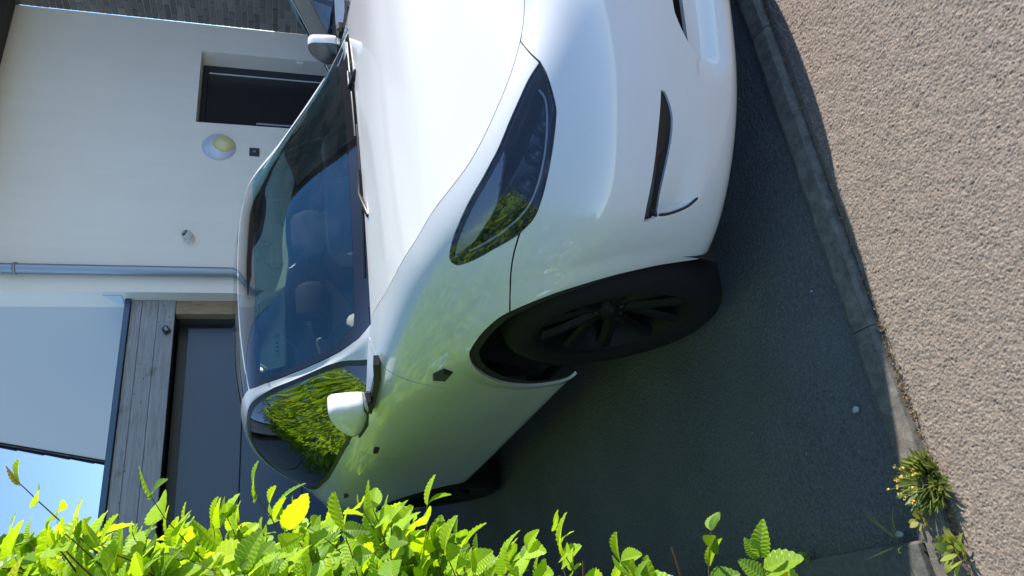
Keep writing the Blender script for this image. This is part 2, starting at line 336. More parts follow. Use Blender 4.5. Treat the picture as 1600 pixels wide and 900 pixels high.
nx,ny=XX.shape; i,j=np.meshgrid(np.arange(nx-1),np.arange(ny-1),indexing='ij'); a=(i*ny+j).ravel(); F=np.stack([a,a+ny,a+ny+1,a+1],1)
road=obj('road',mesh_np('road',np.stack([XX,YY,Z],-1).reshape(-1,3),F,M['road'],True)); tag(road,kind='structure')
ro=MB(); ro.add([(1.418,-60,-.016),(7,-60,-.016),(7,60,-.016),(1.418,60,-.016)],[(0,1,2,3)]); ro.add([(.665,-60,-.016),(1.418,-60,-.016),(1.418,-1.918,-.016),(.665,-1.918,-.016)],[(0,1,2,3)]); ro.add([(.665,-.023,-.016),(1.418,-.023,-.016),(1.418,60,-.016),(.665,60,-.016)],[(0,1,2,3)])
tag(ro.build('road_surface',M['roadfar']),kind='structure')
tag(MB().box((7,-60,-.05),(60,60,.10)).build('pavement',M['kerb']),kind='structure')
# kerb of separate stones
kerb=empty('kerb',(.64,0,0)); tag(kerb,kind='structure')
def kerb_stone(y0,y1):
    n=24; V=[];F=[]
    prof=[(.588,-.03),(.588,.001),(.593,.007),(.602,.009),(.648,.004),(.657,-.003),(.664,-.03)]
    for k in range(n+1):
        y=y0+(y1-y0)*k/n; e=min(k,n-k)
        for (x,z) in prof:
            w=(RNG.random()-.5)*.003
            V.append((x-.64+w*(1 if z>-.02 else 0),y,z+(RNG.random()-.5)*.0016-(.0022 if e==0 else 0)))
    m_=len(prof)
    for k in range(n):
        for q in range(m_-1): F.append((k*m_+q,k*m_+q+1,(k+1)*m_+q+1,(k+1)*m_+q))
    F+= [tuple(range(m_)),tuple(range(n*m_+m_-1,n*m_-1,-1))]
    mb=MB(); mb.add(V,F,False); return mb.build('kerb_stone',M['kerb'],kerb)
ys=[-4.0,-3.07,-2.14,-1.21,-.28,.65,1.58,2.51,3.44]
for y0,y1 in zip(ys[:-1],ys[1:]): kerb_stone(y0+.0012,y1-.0012)
# hedge bed edging in the shade and soil behind it
M['edging']=mk_asphalt('edging_concrete',(.055,.055,.048),(.13,.128,.115),60,.92,.5,.004)
edg=empty('bed_edging',(0,-1.74,0)); tag(edg,kind='structure')
for k in range(5):
    x1=.572-k*1.0; MB().box((x1-.995,-.045,-.05),(x1,.04,.012),bev=.006).build('edging_stone',M['edging'],edg)
tag(MB().box((-6.5,-3.2,-.06),(.575,-1.79,.0)).build('hedge_bed',M['soil']),kind='structure')
# crumbs of dirt and moss in the joint between kerb and road
m,t,b=material('joint_dirt'); p=geo_pos(t); n=noise(t,160,4,.7,p); r=ramp(t,n.outputs[0],[(.3,(.05,.03,.015)),(.55,(.17,.10,.05)),(.75,(.22,.19,.06))]); t.links.new(r.outputs[0],b.inputs['Base Color']); b.inputs['Roughness'].default_value=.95
mb=MB()
for k in range(1500):
    y=-2.0+2.1*RNG.random(); x=.667+abs(RNG.normal(0,.010)); s=.0012+.003*RNG.random()**2
    if y>-1.2 and RNG.random()<.7: continue
    z=-.008+.004*RNG.random(); q=[(x+s*RNG.normal(),y+s*RNG.normal(),z+s*.8*RNG.normal()) for _ in range(4)]
    mb.add(q,[(0,1,2),(0,2,3),(0,3,1),(1,3,2)])
tag(mb.build('joint_dirt',m),'brown crumbs of dirt and moss along the joint of kerb and road','dirt',kind='stuff')
# ================================================================ house in its own frame
g=Vector((.015,.04,.999)).normalized(); az=math.radians(94.5); uu=Vector((math.cos(az),math.sin(az),0)); uu=(uu-g*uu.dot(g)).normalized(); nn=uu.cross(g)
HM=Matrix(((nn.x,uu.x,g.x,-5.0),(nn.y,uu.y,g.y,2.5),(nn.z,uu.z,g.z,0),(0,0,0,1)))     # local x = out of the facade, y = right, z = up
m,t,b=material('white_render'); p=texco(t); n=noise(t,260,3,.6,p); n2=noise(t,1.3,5,.6,p)
r=ramp(t,n2.outputs[0],[(.3,(.85,.77,.66)),(.7,(.89,.81,.705))])
mp=N(t,'Mapping'); mp.inputs['Scale'].default_value=(5,5,.35); t.links.new(p,mp.inputs[0]); n3=noise(t,1.5,5,.65,mp.outputs[0]); r3=ramp(t,n3.outputs[0],[(.35,(.9,.885,.85)),(.6,(1,1,1))])
t.links.new(mixc(t,.25,r.outputs[0],mixc(t,1,r.outputs[0],r3.outputs[0],'MULTIPLY')),b.inputs['Base Color']); b.inputs['Roughness'].default_value=.9; bump(t,b,n.outputs[0],.25,.003); M['render']=m
m,t,b=material('gable_render'); p=texco(t); n=noise(t,200,3,.6,p); b.inputs['Base Color'].default_value=(.60,.59,.57,1); b.inputs['Roughness'].default_value=.9; bump(t,b,n.outputs[0],.2,.003); M['gable']=m
def mk_brick(name,k):
    m,t,b=material(name); p=geo_pos(t); oi=N(t,'ObjectInfo'); n=noise(t,45,5,.65,p)
    r=ramp(t,oi.outputs['Random'],[(0,(.13,.115,.105)),(.5,(.19,.17,.157)),(1,(.26,.235,.218))])
    r2=ramp(t,n.outputs[0],[(.3,(.7,.7,.7)),(.7,(1.15,1.12,1.1))]); t.links.new(mixc(t,1,r.outputs[0],r2.outputs[0],'MULTIPLY'),b.inputs['Base Color'])
    b.inputs['Roughness'].default_value=.85; bump(t,b,n.outputs[0],.5,.004); return m
M['brick']=mk_brick('grey_brick',0); M['mortar']=mk_asphalt('mortar',(.34,.32,.30),(.46,.435,.41),120,.95,.4,.003)
M['zinc']=plain('zinc',(.30,.34,.38),.45,.7); M['anth']=plain('anthracite',(.020,.024,.030),.45); M['bluemetal']=plain('blue_metal_edge',(.020,.055,.105),.4,.2,coat=.3)
M['tile']=plain('dark_roof_tile',(.035,.037,.042),.6); M['slat']=plain('dark_soffit',(.045,.042,.040),.7)
def mk_wood(name,c0,c1,c2,axis=1):
    m,t,b=material(name); p=texco(t,'Object'); oi=N(t,'ObjectInfo')
    mp=N(t,'Mapping'); sc=[14,14,14]; sc[axis]=.9; mp.inputs['Scale'].default_value=sc; t.links.new(p,mp.inputs[0])
    cb=N(t,'CombineXYZ'); ml=N(t,'Math',operation='MULTIPLY'); ml.inputs[1].default_value=37; t.links.new(oi.outputs['Random'],ml.inputs[0]); t.links.new(ml.outputs[0],cb.inputs[0]); t.links.new(ml.outputs[0],cb.inputs[1]); t.links.new(cb.outputs[0],mp.inputs['Location'])
    n=noise(t,2.6,8,.72,mp.outputs[0],1.6); r=ramp(t,n.outputs[0],[(.25,c0),(.5,c1),(.75,c2)])
    n2=noise(t,3.0,3,.5,p); r2=ramp(t,n2.outputs[0],[(.62,(1,1,1)),(.72,(.55,.5,.45))])
    vo=N(t,'TexVoronoi'); mp2=N(t,'Mapping'); s2=[3.2,3.2,3.2]; s2[axis]=1.6; mp2.inputs['Scale'].default_value=s2; t.links.new(p,mp2.inputs[0]); t.links.new(mp2.outputs[0],vo.inputs['Vector']); t.links.new(cb.outputs[0],mp2.inputs['Location'])
    rk=ramp(t,vo.outputs['Distance'],[(.05,(.25,.2,.17)),(.10,(1,1,1))])
    t.links.new(mixc(t,1,mixc(t,1,r.outputs[0],r2.outputs[0],'MULTIPLY'),rk.outputs[0],'MULTIPLY'),b.inputs['Base Color']); b.inputs['Roughness'].default_value=.8; bump(t,b,n.outputs[0],.5,.004); return m
M['greywood']=mk_wood('weathered_planks',(.17,.165,.165),(.30,.29,.29),(.42,.405,.40)); M['rawwood']=mk_wood('raw_timber',(.20,.13,.07),(.36,.25,.145),(.47,.35,.21),2)
house=empty('house',mat=HM); tag(house,'white rendered house with grey brick wing, dark door and downpipe','house')
L=-1.127; DR0,DR1,DT=.922,1.948,2.195      # left corner, door recess
EAVE=4.07; WT=.30
mb=MB()
mb.box((-WT,L,-.6),(0,DR0,EAVE)); mb.box((-WT,DR0,DT),(0,DR1,EAVE)); mb.box((-WT,DR1,-.6),(0,2.362,EAVE))
mb.build('wall',M['render'],house)
# gable wall standing behind the garage, with the roof falling away to the back
mb=MB(); gp=[(-WT-.002,-.5),(-WT-.002,7.2),(-1.75,7.2),(-4.03,4.70),(-4.95,3.65),(-4.95,-.5)]; mb.prism(gp,'Y',L+.001,L+.30); mb.build('gable_wall',M['gable'],house)
MB().box((-WT-.001,L-.0,EAVE+.002),(0,2.362,7.2)).build('upper_wall',M['render'],house)
# verge: barge strip and the stepped ends of the tiles along the rake
d=Vector((-.93,0,-1.05)).normalized(); up=Vector((-1.05,0,.93)).normalized()*1.0
rk0=Vector((-1.75,0,7.2)); Ld=5.4
def along(s,h): return rk0+d*s+up*h
mb=MB(); P4=[along(-.2,.0),along(Ld,.0),along(Ld,.05),along(-.2,.05)]; mb.prism([(q.x,q.z) for q in P4],'Y',L-.02,L+.28); mb.build('barge_strip',M['anth'],house)
tm=None
for k in range(16):
    s0=-.2+k*.345; P4=[along(s0,.052),along(s0+.36,.070),along(s0+.36,.098),along(s0,.062)]
    mb=MB(); mb.prism([(q.x,q.z) for q in P4],'Y',L-.045,L+.40); mb.build('verge_tile',M['tile'],house)
mb=MB(); P4=[along(-.2,.045),along(Ld,.045),along(Ld,.062),along(-.2,.062)]; mb.prism([(q.x,q.z) for q in P4],'Y',L+.3,6.0); mb.build('roof',M['tile'],house)
# door recess with reveal, leaf and frame
mb=MB(); mb.box((-.34,DR0-.05,-.6),(-.285,DR1+.05,DT+.05)); mb.build('door_back',M['anth'],house)
dr=MB().box((-.27,DR0+.10,-.1),(-.225,DR1-.10,DT-.06)).build('door',plain('door_leaf',(.016,.017,.021),.28,coat=.35),house)
mb=MB(); mb.box((-.285,DR0+.001,-.1),(-.215,DR0+.095,DT-.001)); mb.box((-.285,DR1-.095,-.1),(-.215,DR1-.001,DT-.001)); mb.box((-.285,DR0+.096,DT-.055),(-.215,DR1-.096,DT-.002)); mb.build('door_frame',M['anth'],dr)
MB().box((-.223,DR1-.118,.05),(-.212,DR1-.108,DT-.07)).build('frame_highlight_bead',M['chrome'],dr)
MB().tube([(-.20,DR0+.2,.8),(-.20,DR0+.2,1.6)],.015,8).build('handle',M['zinc'],dr)
MB().box((-.06,DR1-.032,1.10),(-.02,DR1-.001,1.18),bev=.006).build('bell_box',M['render'],house)
# eave over the facade: dark slatted soffit
for k in range(9): MB().box((.008+k*.062,-1.0,EAVE-.001),(.062+k*.062,2.36,EAVE+.02)).build('soffit_slat',M['slat'],house)
MB().box((.0,-1.05,EAVE+.022),(.60,2.36,EAVE+.16)).build('fascia',M['anth'],house)
# downpipe
dp=MB().tube([(.06,-.936,5.0),(.06,-.936,-.1)],.047,16).build('downpipe',M['zinc'],house)
for z in (3.55,1.5): MB().lathe([(.049,-.012),(.055,-.012),(.055,.012),(.049,.012)],18,'Z',(.06,-.936,z)).build('pipe_bracket',M['zinc'],dp); MB().box((.0,-.946,z-.01),(.03,-.926,z+.01)).build('bracket_arm',M['zinc'],dp)
# brick wing standing forward on the right: its flank faces the drive
S2=2.362; WL=2.5
MB().box((.0,S2+.012,-.6),(WL,S2+2.4,7.6)).build('wing_wall',M['mortar'],house)
bm_=MB().box((-.107,0,-.029),(.107,.03,.029),bev=.003).mesh('brick',M['brick'])
bh=MB().box((-.051,0,-.029),(.051,.03,.029),bev=.003).mesh('half_brick',M['brick'])
def place(me,x,z,name='brick'):
    o=bpy.data.objects.new(name,me); COL.objects.link(o); o.parent=house; o.location=(x,S2+(RNG.random()-.5)*.004,z); return o
rest=MB(); cnt=0
for row in range(-4,112):
    z=row*.0675
    off=0 if row%2==0 else .112
    xs=[.112+off+k*.2245 for k in range(11)]
    if row%2: 
        if 12<=row<=64: place(bh,.056,z)
        else: rest.box((.005,S2,z-.029),(.107,S2+.03,z+.029))
    for x in xs:
        if x+.107>WL: continue
        if 12<=row<=64 and x<.95: place(bm_,x,z)
        else: rest.box((x-.107,S2,z-.029),(x+.107,S2+.03,z+.029))
tag(rest.build('brickwork',M['brick'],house),kind='stuff')
MB().box((-1,S2-.25,7.6),(WL+.3,S2+2.7,7.75)).build('wing_eave',M['slat'],house)
# ================================================================ garage beside the house (front set a little behind the facade)
gar=empty('garage',mat=HM@Matrix.Translation((-.15,0,0))); tag(gar,'flat roofed garage with weathered plank fascia and dark sectional door','garage')
GL,GR=-6.2,-1.131
for z0,z1 in ((2.538,2.628),(2.400,2.535),(2.252,2.397)): MB().box((-.025,GL,z0),(0,GR,z1),bev=.003).build('plank',M['greywood'],gar)
MB().box((-3.0,GL-.02,2.632),(.03,GR,2.682),bev=.004).build('roof_edge',M['bluemetal'],gar)
MB().box((-3.0,GL,2.26),(-.03,GR,2.628)).build('roof_slab',M['anth'],gar)
MB().box((-.12,GR-.135,-.5),(-.01,GR-.001,2.250),bev=.004).build('post',M['rawwood'],gar)
MB().box((-.16,GL,-.5),(-.02,GL+.12,2.250),bev=.004).build('post',M['rawwood'],gar)
m,t,b=material('garage_door_panel'); p=texco(t); b.inputs['Base Color'].default_value=(.060,.088,.130,1); b.inputs['Roughness'].default_value=.42; n=noise(t,300,2,.5,p); bump(t,b,n.outputs[0],.12,.001); M['gdoor']=m
gd=MB().box((-.30,GL+.1,-.5),(-.26,GR-.13,2.24)).build('door_frame',M['anth'],gar)
for k,(z0,z1) in enumerate(((-.5,.04),(.046,.571),(.577,1.102),(1.108,1.633),(1.639,2.150))): MB().box((-.24,GL+.16,z0),(-.20,GR-.19,z1),bev=.004).build('door_section',M['gdoor'],gar)
MB().box((-3.0,GL,-.5),(-2.9,GR,2.26)).build('back_wall',M['anth'],gar); MB().box((-2.9,GL,-.5),(-.31,GL+.1,2.26)).build('side_wall',M['anth'],gar)
cv=empty('door_sensor',mat=HM@Matrix.Translation((-.148,-1.45,2.31))@Matrix.Rotation(math.radians(35),4,'X')); tag(cv,'small black sensor box screwed to the grey plank fascia','sensor')
MB().box((0,-.035,-.028),(.045,.035,.028),bev=.010).build('case',M['anth'],cv); MB().box((.045,-.018,-.012),(.048,.018,.012)).build('window',M['gloss'],cv)
# flashing: small pale triangle where roof edge meets the house corner
tag(MB().prism([(-.06,2.70),(-.06,2.86),(-.25,2.70)],'Y',L-.012,L-.002).build('flashing',plain('pale_flashing',(.6,.66,.70),.5)),'small pale triangular flashing where garage roof meets the gable wall','flashing').matrix_world=HM
# wall fittings
m_lamp=plain('opal_glass',(.72,.60,.27),.3,coat=.3)
lw=empty('wall_lamp',mat=HM@Matrix.Translation((0,.598,1.951))); tag(lw,'round opal bulkhead lamp on the white wall left of the door','wall lamp')
mb=MB(); mb.lathe([(.166,0),(.166,.012),(.155,.03),(.13,.045),(.08,.056),(.001,.06)],40,'X'); mb.build('base',plain('lamp_base',(.55,.60,.66),.25,coat=.5),lw)
mb=MB(); mb.lathe([(.105,.03),(.103,.055),(.09,.078),(.065,.094),(.035,.102),(.001,.105)],40,'X',(0,.012,-.045)); mb.build('diffuser',m_lamp,lw)
se=empty('motion_sensor',mat=HM@Matrix.Translation((0,-.54,2.165))); tag(se,'small white motion sensor above the downpipe side of the wall','sensor')
MB().lathe([(.052,0),(.052,.03),(.03,.03)],24,'X').build('base',plain('white_plastic',(.7,.7,.68),.4),se)
mb=MB(); mb.tube([(.03,0,0),(.06,0,.0),(.09,.01,.03)],[.03,.045,.045],20); mb.build('head',plain('white_plastic2',(.72,.72,.70),.35),se)
mb=MB(); mb.tube([(.092,.011,.033),(.0985,.0135,.040)],[.034,.026],20); mb.build('lens',M['gloss'],se)
be=empty('doorbell',mat=HM@Matrix.Translation((0,.56,1.60))); tag(be,'dark square doorbell plate below the round lamp','doorbell')
MB().box((0,-.05,-.05),(.02,.05,.05),bev=.004).build('plate',M['anth'],be); MB().lathe([(.016,.02),(.016,.026),(.001,.027)],16,'X').build('button',M['zinc'],be)
# ================================================================ trimmed panels cut from the car surfaces
def sample_axis(n,sub):
    out=[0.0]
    for i in range(n-1):
        k=sub(i); out+= [i+(j+1)/k for j in range(k)]
    return np.array(out)
class Patch:
    def __init__(s,uv,P,T):
        if P.shape[1]==3: P=np.concatenate([P,np.zeros_like(P)],1)      # columns 3-5: relief added after trimming
        s.uv,s.P,s.T=uv,P,T
    def clip(s,d):
        """keep the part where d>=0"""
        pos=d>=0; cnt=pos[s.T].sum(1); full=s.T[cnt==3]; cut=s.T[(cnt>0)&(cnt<3)]
        nv=len(s.P); cache={}; nuv=[];nP=[]; tris=[]
        def mid(a,b):
            k=(a,b) if a<b else (b,a)
            if k not in cache:
                f=d[k[0]]/(d[k[0]]-d[k[1]]); f=min(max(f,0),1)
                cache[k]=nv+len(nP); nuv.append(s.uv[k[0]]*(1-f)+s.uv[k[1]]*f); nP.append(s.P[k[0]]*(1-f)+s.P[k[1]]*f)
            return cache[k]
        for t in cut.tolist():
            p=[bool(pos[i]) for i in t]
            if sum(p)==1:
                k=p.index(True); a,b,c=t[k],t[(k+1)%3],t[(k+2)%3]; tris.append((a,mid(a,b),mid(a,c)))
            else:
                k=p.index(False); a,b,c=t[k],t[(k+1)%3],t[(k+2)%3]; m1,m2=mid(a,b),mid(a,c)
                tris+= [(m1,b,c),(m1,c,m2)]
        uv=np.concatenate([s.uv,np.array(nuv).reshape(-1,2)]); P=np.concatenate([s.P,np.array(nP).reshape(-1,6)])
        T=np.concatenate([full,np.array(tris,int).reshape(-1,3)])
        # drop slivers and unused vertices
        a=(P[T[:,1]]-P[T[:,0]])[:,:3]; b=(P[T[:,2]]-P[T[:,0]])[:,:3]; T=T[np.linalg.norm(np.cross(a,b),axis=1)>1e-10]
        use=np.unique(T); mp=np.full(len(P),-1); mp[use]=np.arange(len(use))
        return Patch(uv[use],P[use],mp[T])
def base_patch(S,U,V):
    G=S.grid(U,V); nu,nv=len(U),len(V)
    uv=np.stack(np.meshgrid(U,V,indexing='ij'),-1).reshape(-1,2); P=G.reshape(-1,3)
    i,j=np.meshgrid(np.arange(nu-1),np.arange(nv-1),indexing='ij'); a=(i*nv+j).ravel(); b=a+nv; c=b+1; d=a+1
    T=np.concatenate([np.stack([a,b,c],1),np.stack([a,c,d],1)])
    if S is wrap: T=T[:,::-1]
    return Patch(uv,P,T)
class Eval:
    """fast pointwise evaluation by bilinear lookup"""
    def __init__(s,S,k=16):
        s.U=np.linspace(0,S.n-1,(S.n-1)*k+1); s.V=np.linspace(0,S.m-1,(S.m-1)*k+1); s.G=S.grid(s.U,s.V); s.k=k
    def __call__(s,uv):
        uv=np.asarray(uv,float); a=np.clip(uv[:,0]*s.k,0,len(s.U)-1.0001); b=np.clip(uv[:,1]*s.k,0,len(s.V)-1.0001)
        i=a.astype(int); j=b.astype(int); f=(a-i)[:,None]; g=(b-j)[:,None]
        G=s.G; return (G[i,j]*(1-f)+G[i+1,j]*f)*(1-g)+(G[i,j+1]*(1-f)+G[i+1,j+1]*f)*g
def smooth_poly(P,closed=True,k=6,sharp=()):
    """Catmull-Rom through the points; indices in sharp keep a corner"""
    P=np.asarray(P,float); n=len(P); out=[]
    for i in range(n if closed else n-1):
        p1,p2=P[i],P[(i+1)%n]
        p0=P[(i-1)%n] if (closed or i>0) else p1; p3=P[(i+2)%n] if (closed or i+2<n) else p2
        if i in sharp: p0=p1
        if (i+1)%n in sharp: p3=p2
        for q in range(k):
            t=q/k; out.append(.5*((2*p1)+(p2-p0)*t+(2*p0-5*p1+4*p2-p3)*t*t+(3*p1-p0-3*p2+p3)*t**3))
    if not closed: out.append(P[-1])
    return np.array(out)
def inside(uv,poly):
    x,y=uv[:,0],uv[:,1]; c=np.zeros(len(x),bool); n=len(poly)
    for i in range(n):
        x1,y1=poly[i]; x2,y2=poly[(i+1)%n]
        if y1==y2: continue
        m=((y1>y)!=(y2>y))&(x<(x2-x1)*(y-y1)/(y2-y1)+x1); c^=m
    return c
def dist3(P,L,closed=True):
    """distance of points P to the 3D polyline L"""
    best=np.full(len(P),9.); A=L; B=np.roll(L,-1,0)
    if not closed: A=L[:-1]; B=L[1:]
    for a,b in zip(A,B):
        ab=b-a; l2=max(ab@ab,1e-12); t=np.clip(((P-a)@ab)/l2,0,1); q=a+t[:,None]*ab; dd=((P-q)**2).sum(1); best=np.minimum(best,dd)
    return np.sqrt(best)
def sdf(patch,poly,ev):
    """signed 3D distance to a uv polygon: positive inside"""
    L=ev(poly); lo,hi=poly.min(0)-.8,poly.max(0)+.8
    near=((patch.uv>=lo)&(patch.uv<=hi)).all(1); d=np.full(len(patch.P),-.5)
    if near.any():
        q=patch.P[near][:,:3]; dd=dist3(q,L); ins=inside(patch.uv[near],poly); d[near]=np.where(ins,dd,-dd)
    return d
def vnormals(P,T):
    fn=np.cross(P[T[:,1]]-P[T[:,0]],P[T[:,2]]-P[T[:,0]]); n=np.zeros_like(P)
    for k in range(3): np.add.at(n,T[:,k],fn)
    l=np.linalg.norm(n,axis=1); l[l==0]=1; return n/l[:,None]
def border(T):
    E={}
    for t in T.tolist():
        for a,b in ((t[0],t[1]),(t[1],t[2]),(t[2],t[0])):
            if (b,a) in E: del E[(b,a)]
            else: E[(a,b)]=1
    return list(E)
OUTSIGN={}
def panel_mesh(name,p,m,side,flange=.012,depth=0.0,thick=None,both=False,sign=1,orient=1):
    """side=+1 right (y=-w), -1 left (mirrored), 0 both halves welded across the middle"""
    def half(sd):
        X=(p.P[:,:3]+p.P[:,3:])*np.array([1,-sd,1]); T=p.T if sd*orient>0 else p.T[:,::-1]
        n=vnormals(X,T); return X,T,n
    Vs=[];Fs=[];k=0
    for sd in ((1,-1) if side==0 else (side,)):
        X,T,n=half(sd)
        if np.ndim(depth)>0 or depth!=0: X=X-n*np.reshape(depth,(-1,1))
        Vs.append(X); Fs+= (T+k).tolist(); k+=len(X)
        if flange>0:
            E=[e for e in border(T) if X[e[0],2]>.30]
            if side==0: E=[e for e in E if not (abs(X[e[0],1])<2e-3 and abs(X[e[1],1])<2e-3)]
            ids=sorted(set(i for e in E for i in e)); mp={i:q for q,i in enumerate(ids)}
            top=X[ids]; ax=np.where(np.abs(n[ids,1:2])>-1,n[ids],0); low=top-ax*flange
            Vs+= [top,low]; m0=k; m1=k+len(ids); k+=2*len(ids)
            Fs+= [[m0+mp[a],m1+mp[a],m1+mp[b],m0+mp[b]] for a,b in E]
    me=mesh_np(name,np.concatenate(Vs),Fs,m,True)
    if side==0:
        import bmesh
        bm=bmesh.new(); bm.from_mesh(me); mid=[v for v in bm.verts if abs(v.co.y)<2e-3]
        bmesh.ops.remove_doubles(bm,verts=mid,dist=2e-3); bm.to_mesh(me); bm.free()
        me.polygons.foreach_set('use_smooth',[True]*len(me.polygons))
    return me
GAP=.0022
def make_car_meshes():
    R={}                                   # name -> list of (part name, mesh, parent key)
    evW=Eval(wrap); evG=Eval(green)
    U=sample_axis(wrap.n,lambda i:24 if i<11 else (28 if i<15 else 16)); V=sample_axis(wrap.m,lambda i:14)
    B=base_patch(wrap,U,V)
    A=lambda L:np.array(L,float)
    head=smooth_poly(A([(2.90,6.08),(3.241,6.66),(3.827,7.05),(4.413,7.18),(4.742,7.25),(5.295,7.27),(5.921,7.12),(6.339,6.99),(6.64,6.86),(6.69,6.69),(6.522,6.543),(5.987,6.197),(5.784,6.016),(5.482,5.758),(5.208,5.57),(4.941,5.50),(4.323,5.42),(3.808,5.383),(3.523,5.426),(3.1,5.757)]),sharp=(0,))
    low=smooth_poly(A([(3.31,2.84),(3.426,2.721),(3.67,2.60),(3.986,2.575),(4.397,2.61),(4.834,2.63),(5.17,2.60)]),False)
    topc=smooth_poly(A([(5.295,2.912),(4.983,2.941),(4.583,2.921),(4.126,2.89),(3.592,2.85),(3.31,2.84)]),False)
    slit=np.concatenate([low,topc[:-1]])
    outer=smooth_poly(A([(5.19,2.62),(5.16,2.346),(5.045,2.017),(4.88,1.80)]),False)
    intake=A([(-.2,2.47),(1.0,2.47),(1.992,2.455),(2.254,2.40),(2.574,2.19),(2.87,1.90),(2.481,1.906),(1.903,1.925),(1.0,1.93),(-.2,1.93)])
    intake=smooth_poly(intake,sharp=(0,5,9))
    def sm(x): x=np.clip(x,0,1); return x*x*(3-2*x)
    u_,v_=B.uv[:,0],B.uv[:,1]
    vlow=np.interp(u_,low[:,0],low[:,1]); uo=np.interp(v_,outer[::-1,1],outer[::-1,0])
    dep=.022*sm((u_-3.6)/1.5)*sm((v_-1.72)/.55)*(u_<uo)*(v_<vlow+.12)*(v_>1.72)
    # ledge of the lower intake: sinks towards the grille, rounded end
    rr_=np.clip((u_-2.35)/.75,0,1); vend=1.93-.0*rr_
    dep2=.050*sm((v_-1.05)/.80)*sm((3.14-u_-.35*np.clip(1.5-v_,0,1))/.5)*(v_<2.0)*sm((2.06-v_)/.10)
    nB=vnormals(B.P[:,:3]*np.array([1,-1,1]),B.T)*np.array([1,-1,1])
    B.P[:,3:]-=nB*(dep+dep2)[:,None]
    split=A([(2.42,8.3),(2.62,7.4),(2.90,6.08),(4.5,6.1),(5.49,5.755),(5.95,5.72),(6.56,5.58),(7.22,5.34),(7.6,5.1)])
    split=np.concatenate([smooth_poly(split[:3],False),smooth_poly(split[4:],False)])
    bump_poly=np.concatenate([A([(-1,8.3)]),split,A([(8.2,4.5),(8.2,-1),(-1,-1)])])
    gF=smooth_poly(A([(10.45,8.3),(10.35,7.3),(10.12,6.6),(9.99,6.1),(9.97,5.7),(10.10,5.0),(10.42,4.0),(10.70,3.0),(10.80,2.0),(10.83,.9),(10.83,-.3)]),False)
    gB=smooth_poly(A([(13.03,8.3),(13.1,6.5),(13.18,5.75),(13.26,4.7),(13.36,2.9),(13.38,1.2),(13.38,-.3)]),False)
    gR=smooth_poly(A([(15.55,8.3),(15.4,7.3),(15.25,6.5),(15.15,5.5),(14.95,4.6),(14.62,3.6),(14.5,2.5),(14.47,1.2),(14.47,-.3)]),False)
    fend_poly=np.concatenate([split,A([(8.2,4.5),(8.2,-.5)]),gF[::-1],A([(10.45,8.3)])])
    SILL=1.32
    def band(a,b,v0): # between two gap lines, above v0
        return np.concatenate([a[a[:,1]>v0],[[np.interp(v0,a[::-1,1],a[::-1,0]),v0]],[[np.interp(v0,b[::-1,1],b[::-1,0]),v0]],b[b[:,1]>v0][::-1]])
    fd=band(gF,gB,SILL); rd=band(gB,gR,SILL)
    sill_poly=np.concatenate([[[np.interp(SILL,gF[::-1,1],gF[::-1,0]),SILL]],gF[gF[:,1]<SILL],gR[gR[:,1]<SILL][::-1],[[np.interp(SILL,gR[::-1,1],gR[::-1,0]),SILL]]])
    rear_poly=np.concatenate([gR,A([(22,-.3),(22,8.3)])])
    # wheel arches (side view)
    archpts=[(6.05,-.4),(6.103,.311),(6.2,1.4),(6.263,2.554),(6.432,3.582),(6.727,4.65),(7.224,5.34),(7.722,5.573),(8.294,5.612),(8.64,5.529),(9.091,5.198),(9.599,4.547),(9.981,3.868),(10.281,2.877),(10.36,1.9),(10.3,.9),(10.2,.2),(10.1,-.4)]
    archF=smooth_poly(A(archpts),sharp=(0,17))
    dA=-sdf(B,archF,evW)
    B.P[:,3:]+=nB*(.011*sm(1-np.clip(dA,0,1)/.075)*(dA>-.05)*sm((B.P[:,2]-.22)/.22))[:,None]
    c=np.array([-2.93,.36]); dR=np.hypot(B.P[:,0]-c[0],B.P[:,2]-c[1])-.445
    inrear=(B.uv[:,0]>14)&(B.uv[:,0]<19); dR=np.where(inrear,dR,.5)
    body=B.clip(np.minimum(dA,dR))
    def cut(poly,holes=(),src=body,g=GAP):
        d=sdf(src,poly,evW)-g
        for h in holes: d=np.minimum(d,-sdf(src,h,evW)-g)
        return src.clip(d)
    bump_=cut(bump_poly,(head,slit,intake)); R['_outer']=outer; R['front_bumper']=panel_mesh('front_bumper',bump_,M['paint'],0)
    fe=cut(fend_poly,(head,))
    for sd,k in ((1,'R'),(-1,'L')):
        R['fender'+k]=panel_mesh('fender',fe,M['paint'],sd)
    pf,pr,ps,pq=cut(fd),cut(rd),cut(sill_poly),cut(rear_poly)
    for sd,k in ((1,'R'),(-1,'L')):
        R['front_door'+k]=panel_mesh('front_door',pf,M['paint'],sd)
        R['rear_door'+k]=panel_mesh('rear_door',pr,M['paint'],sd)
        R['sill'+k]=panel_mesh('sill',ps,M['paint'],sd)
    R['rear_body']=panel_mesh('rear_body',pq,M['paint'],0)
    # pocket under the slit: sinks towards its outer end
    src=B
    st=src.clip(sdf(src,slit,evW)+.004); R['slitR']=panel_mesh('fog_slot',st,M['black'],1,0,.009); R['slitL']=panel_mesh('fog_slot',st,M['black'],-1,0,.009)
    ik=src.clip(sdf(src,intake,evW)+.012); R['intake']=panel_mesh('lower_grille',ik,M['black'],0,0,.06)
    # headlights
    hl=src.clip(sdf(src,head,evW)-.0015)
    hs=src.clip(sdf(src,head,evW)+.002); d=sdf(hs,head,evW); dep=.004+.060*sm(d/.055)
    rim=src.clip(np.minimum(sdf(src,head,evW)-.0005,.006-sdf(src,head,evW)))
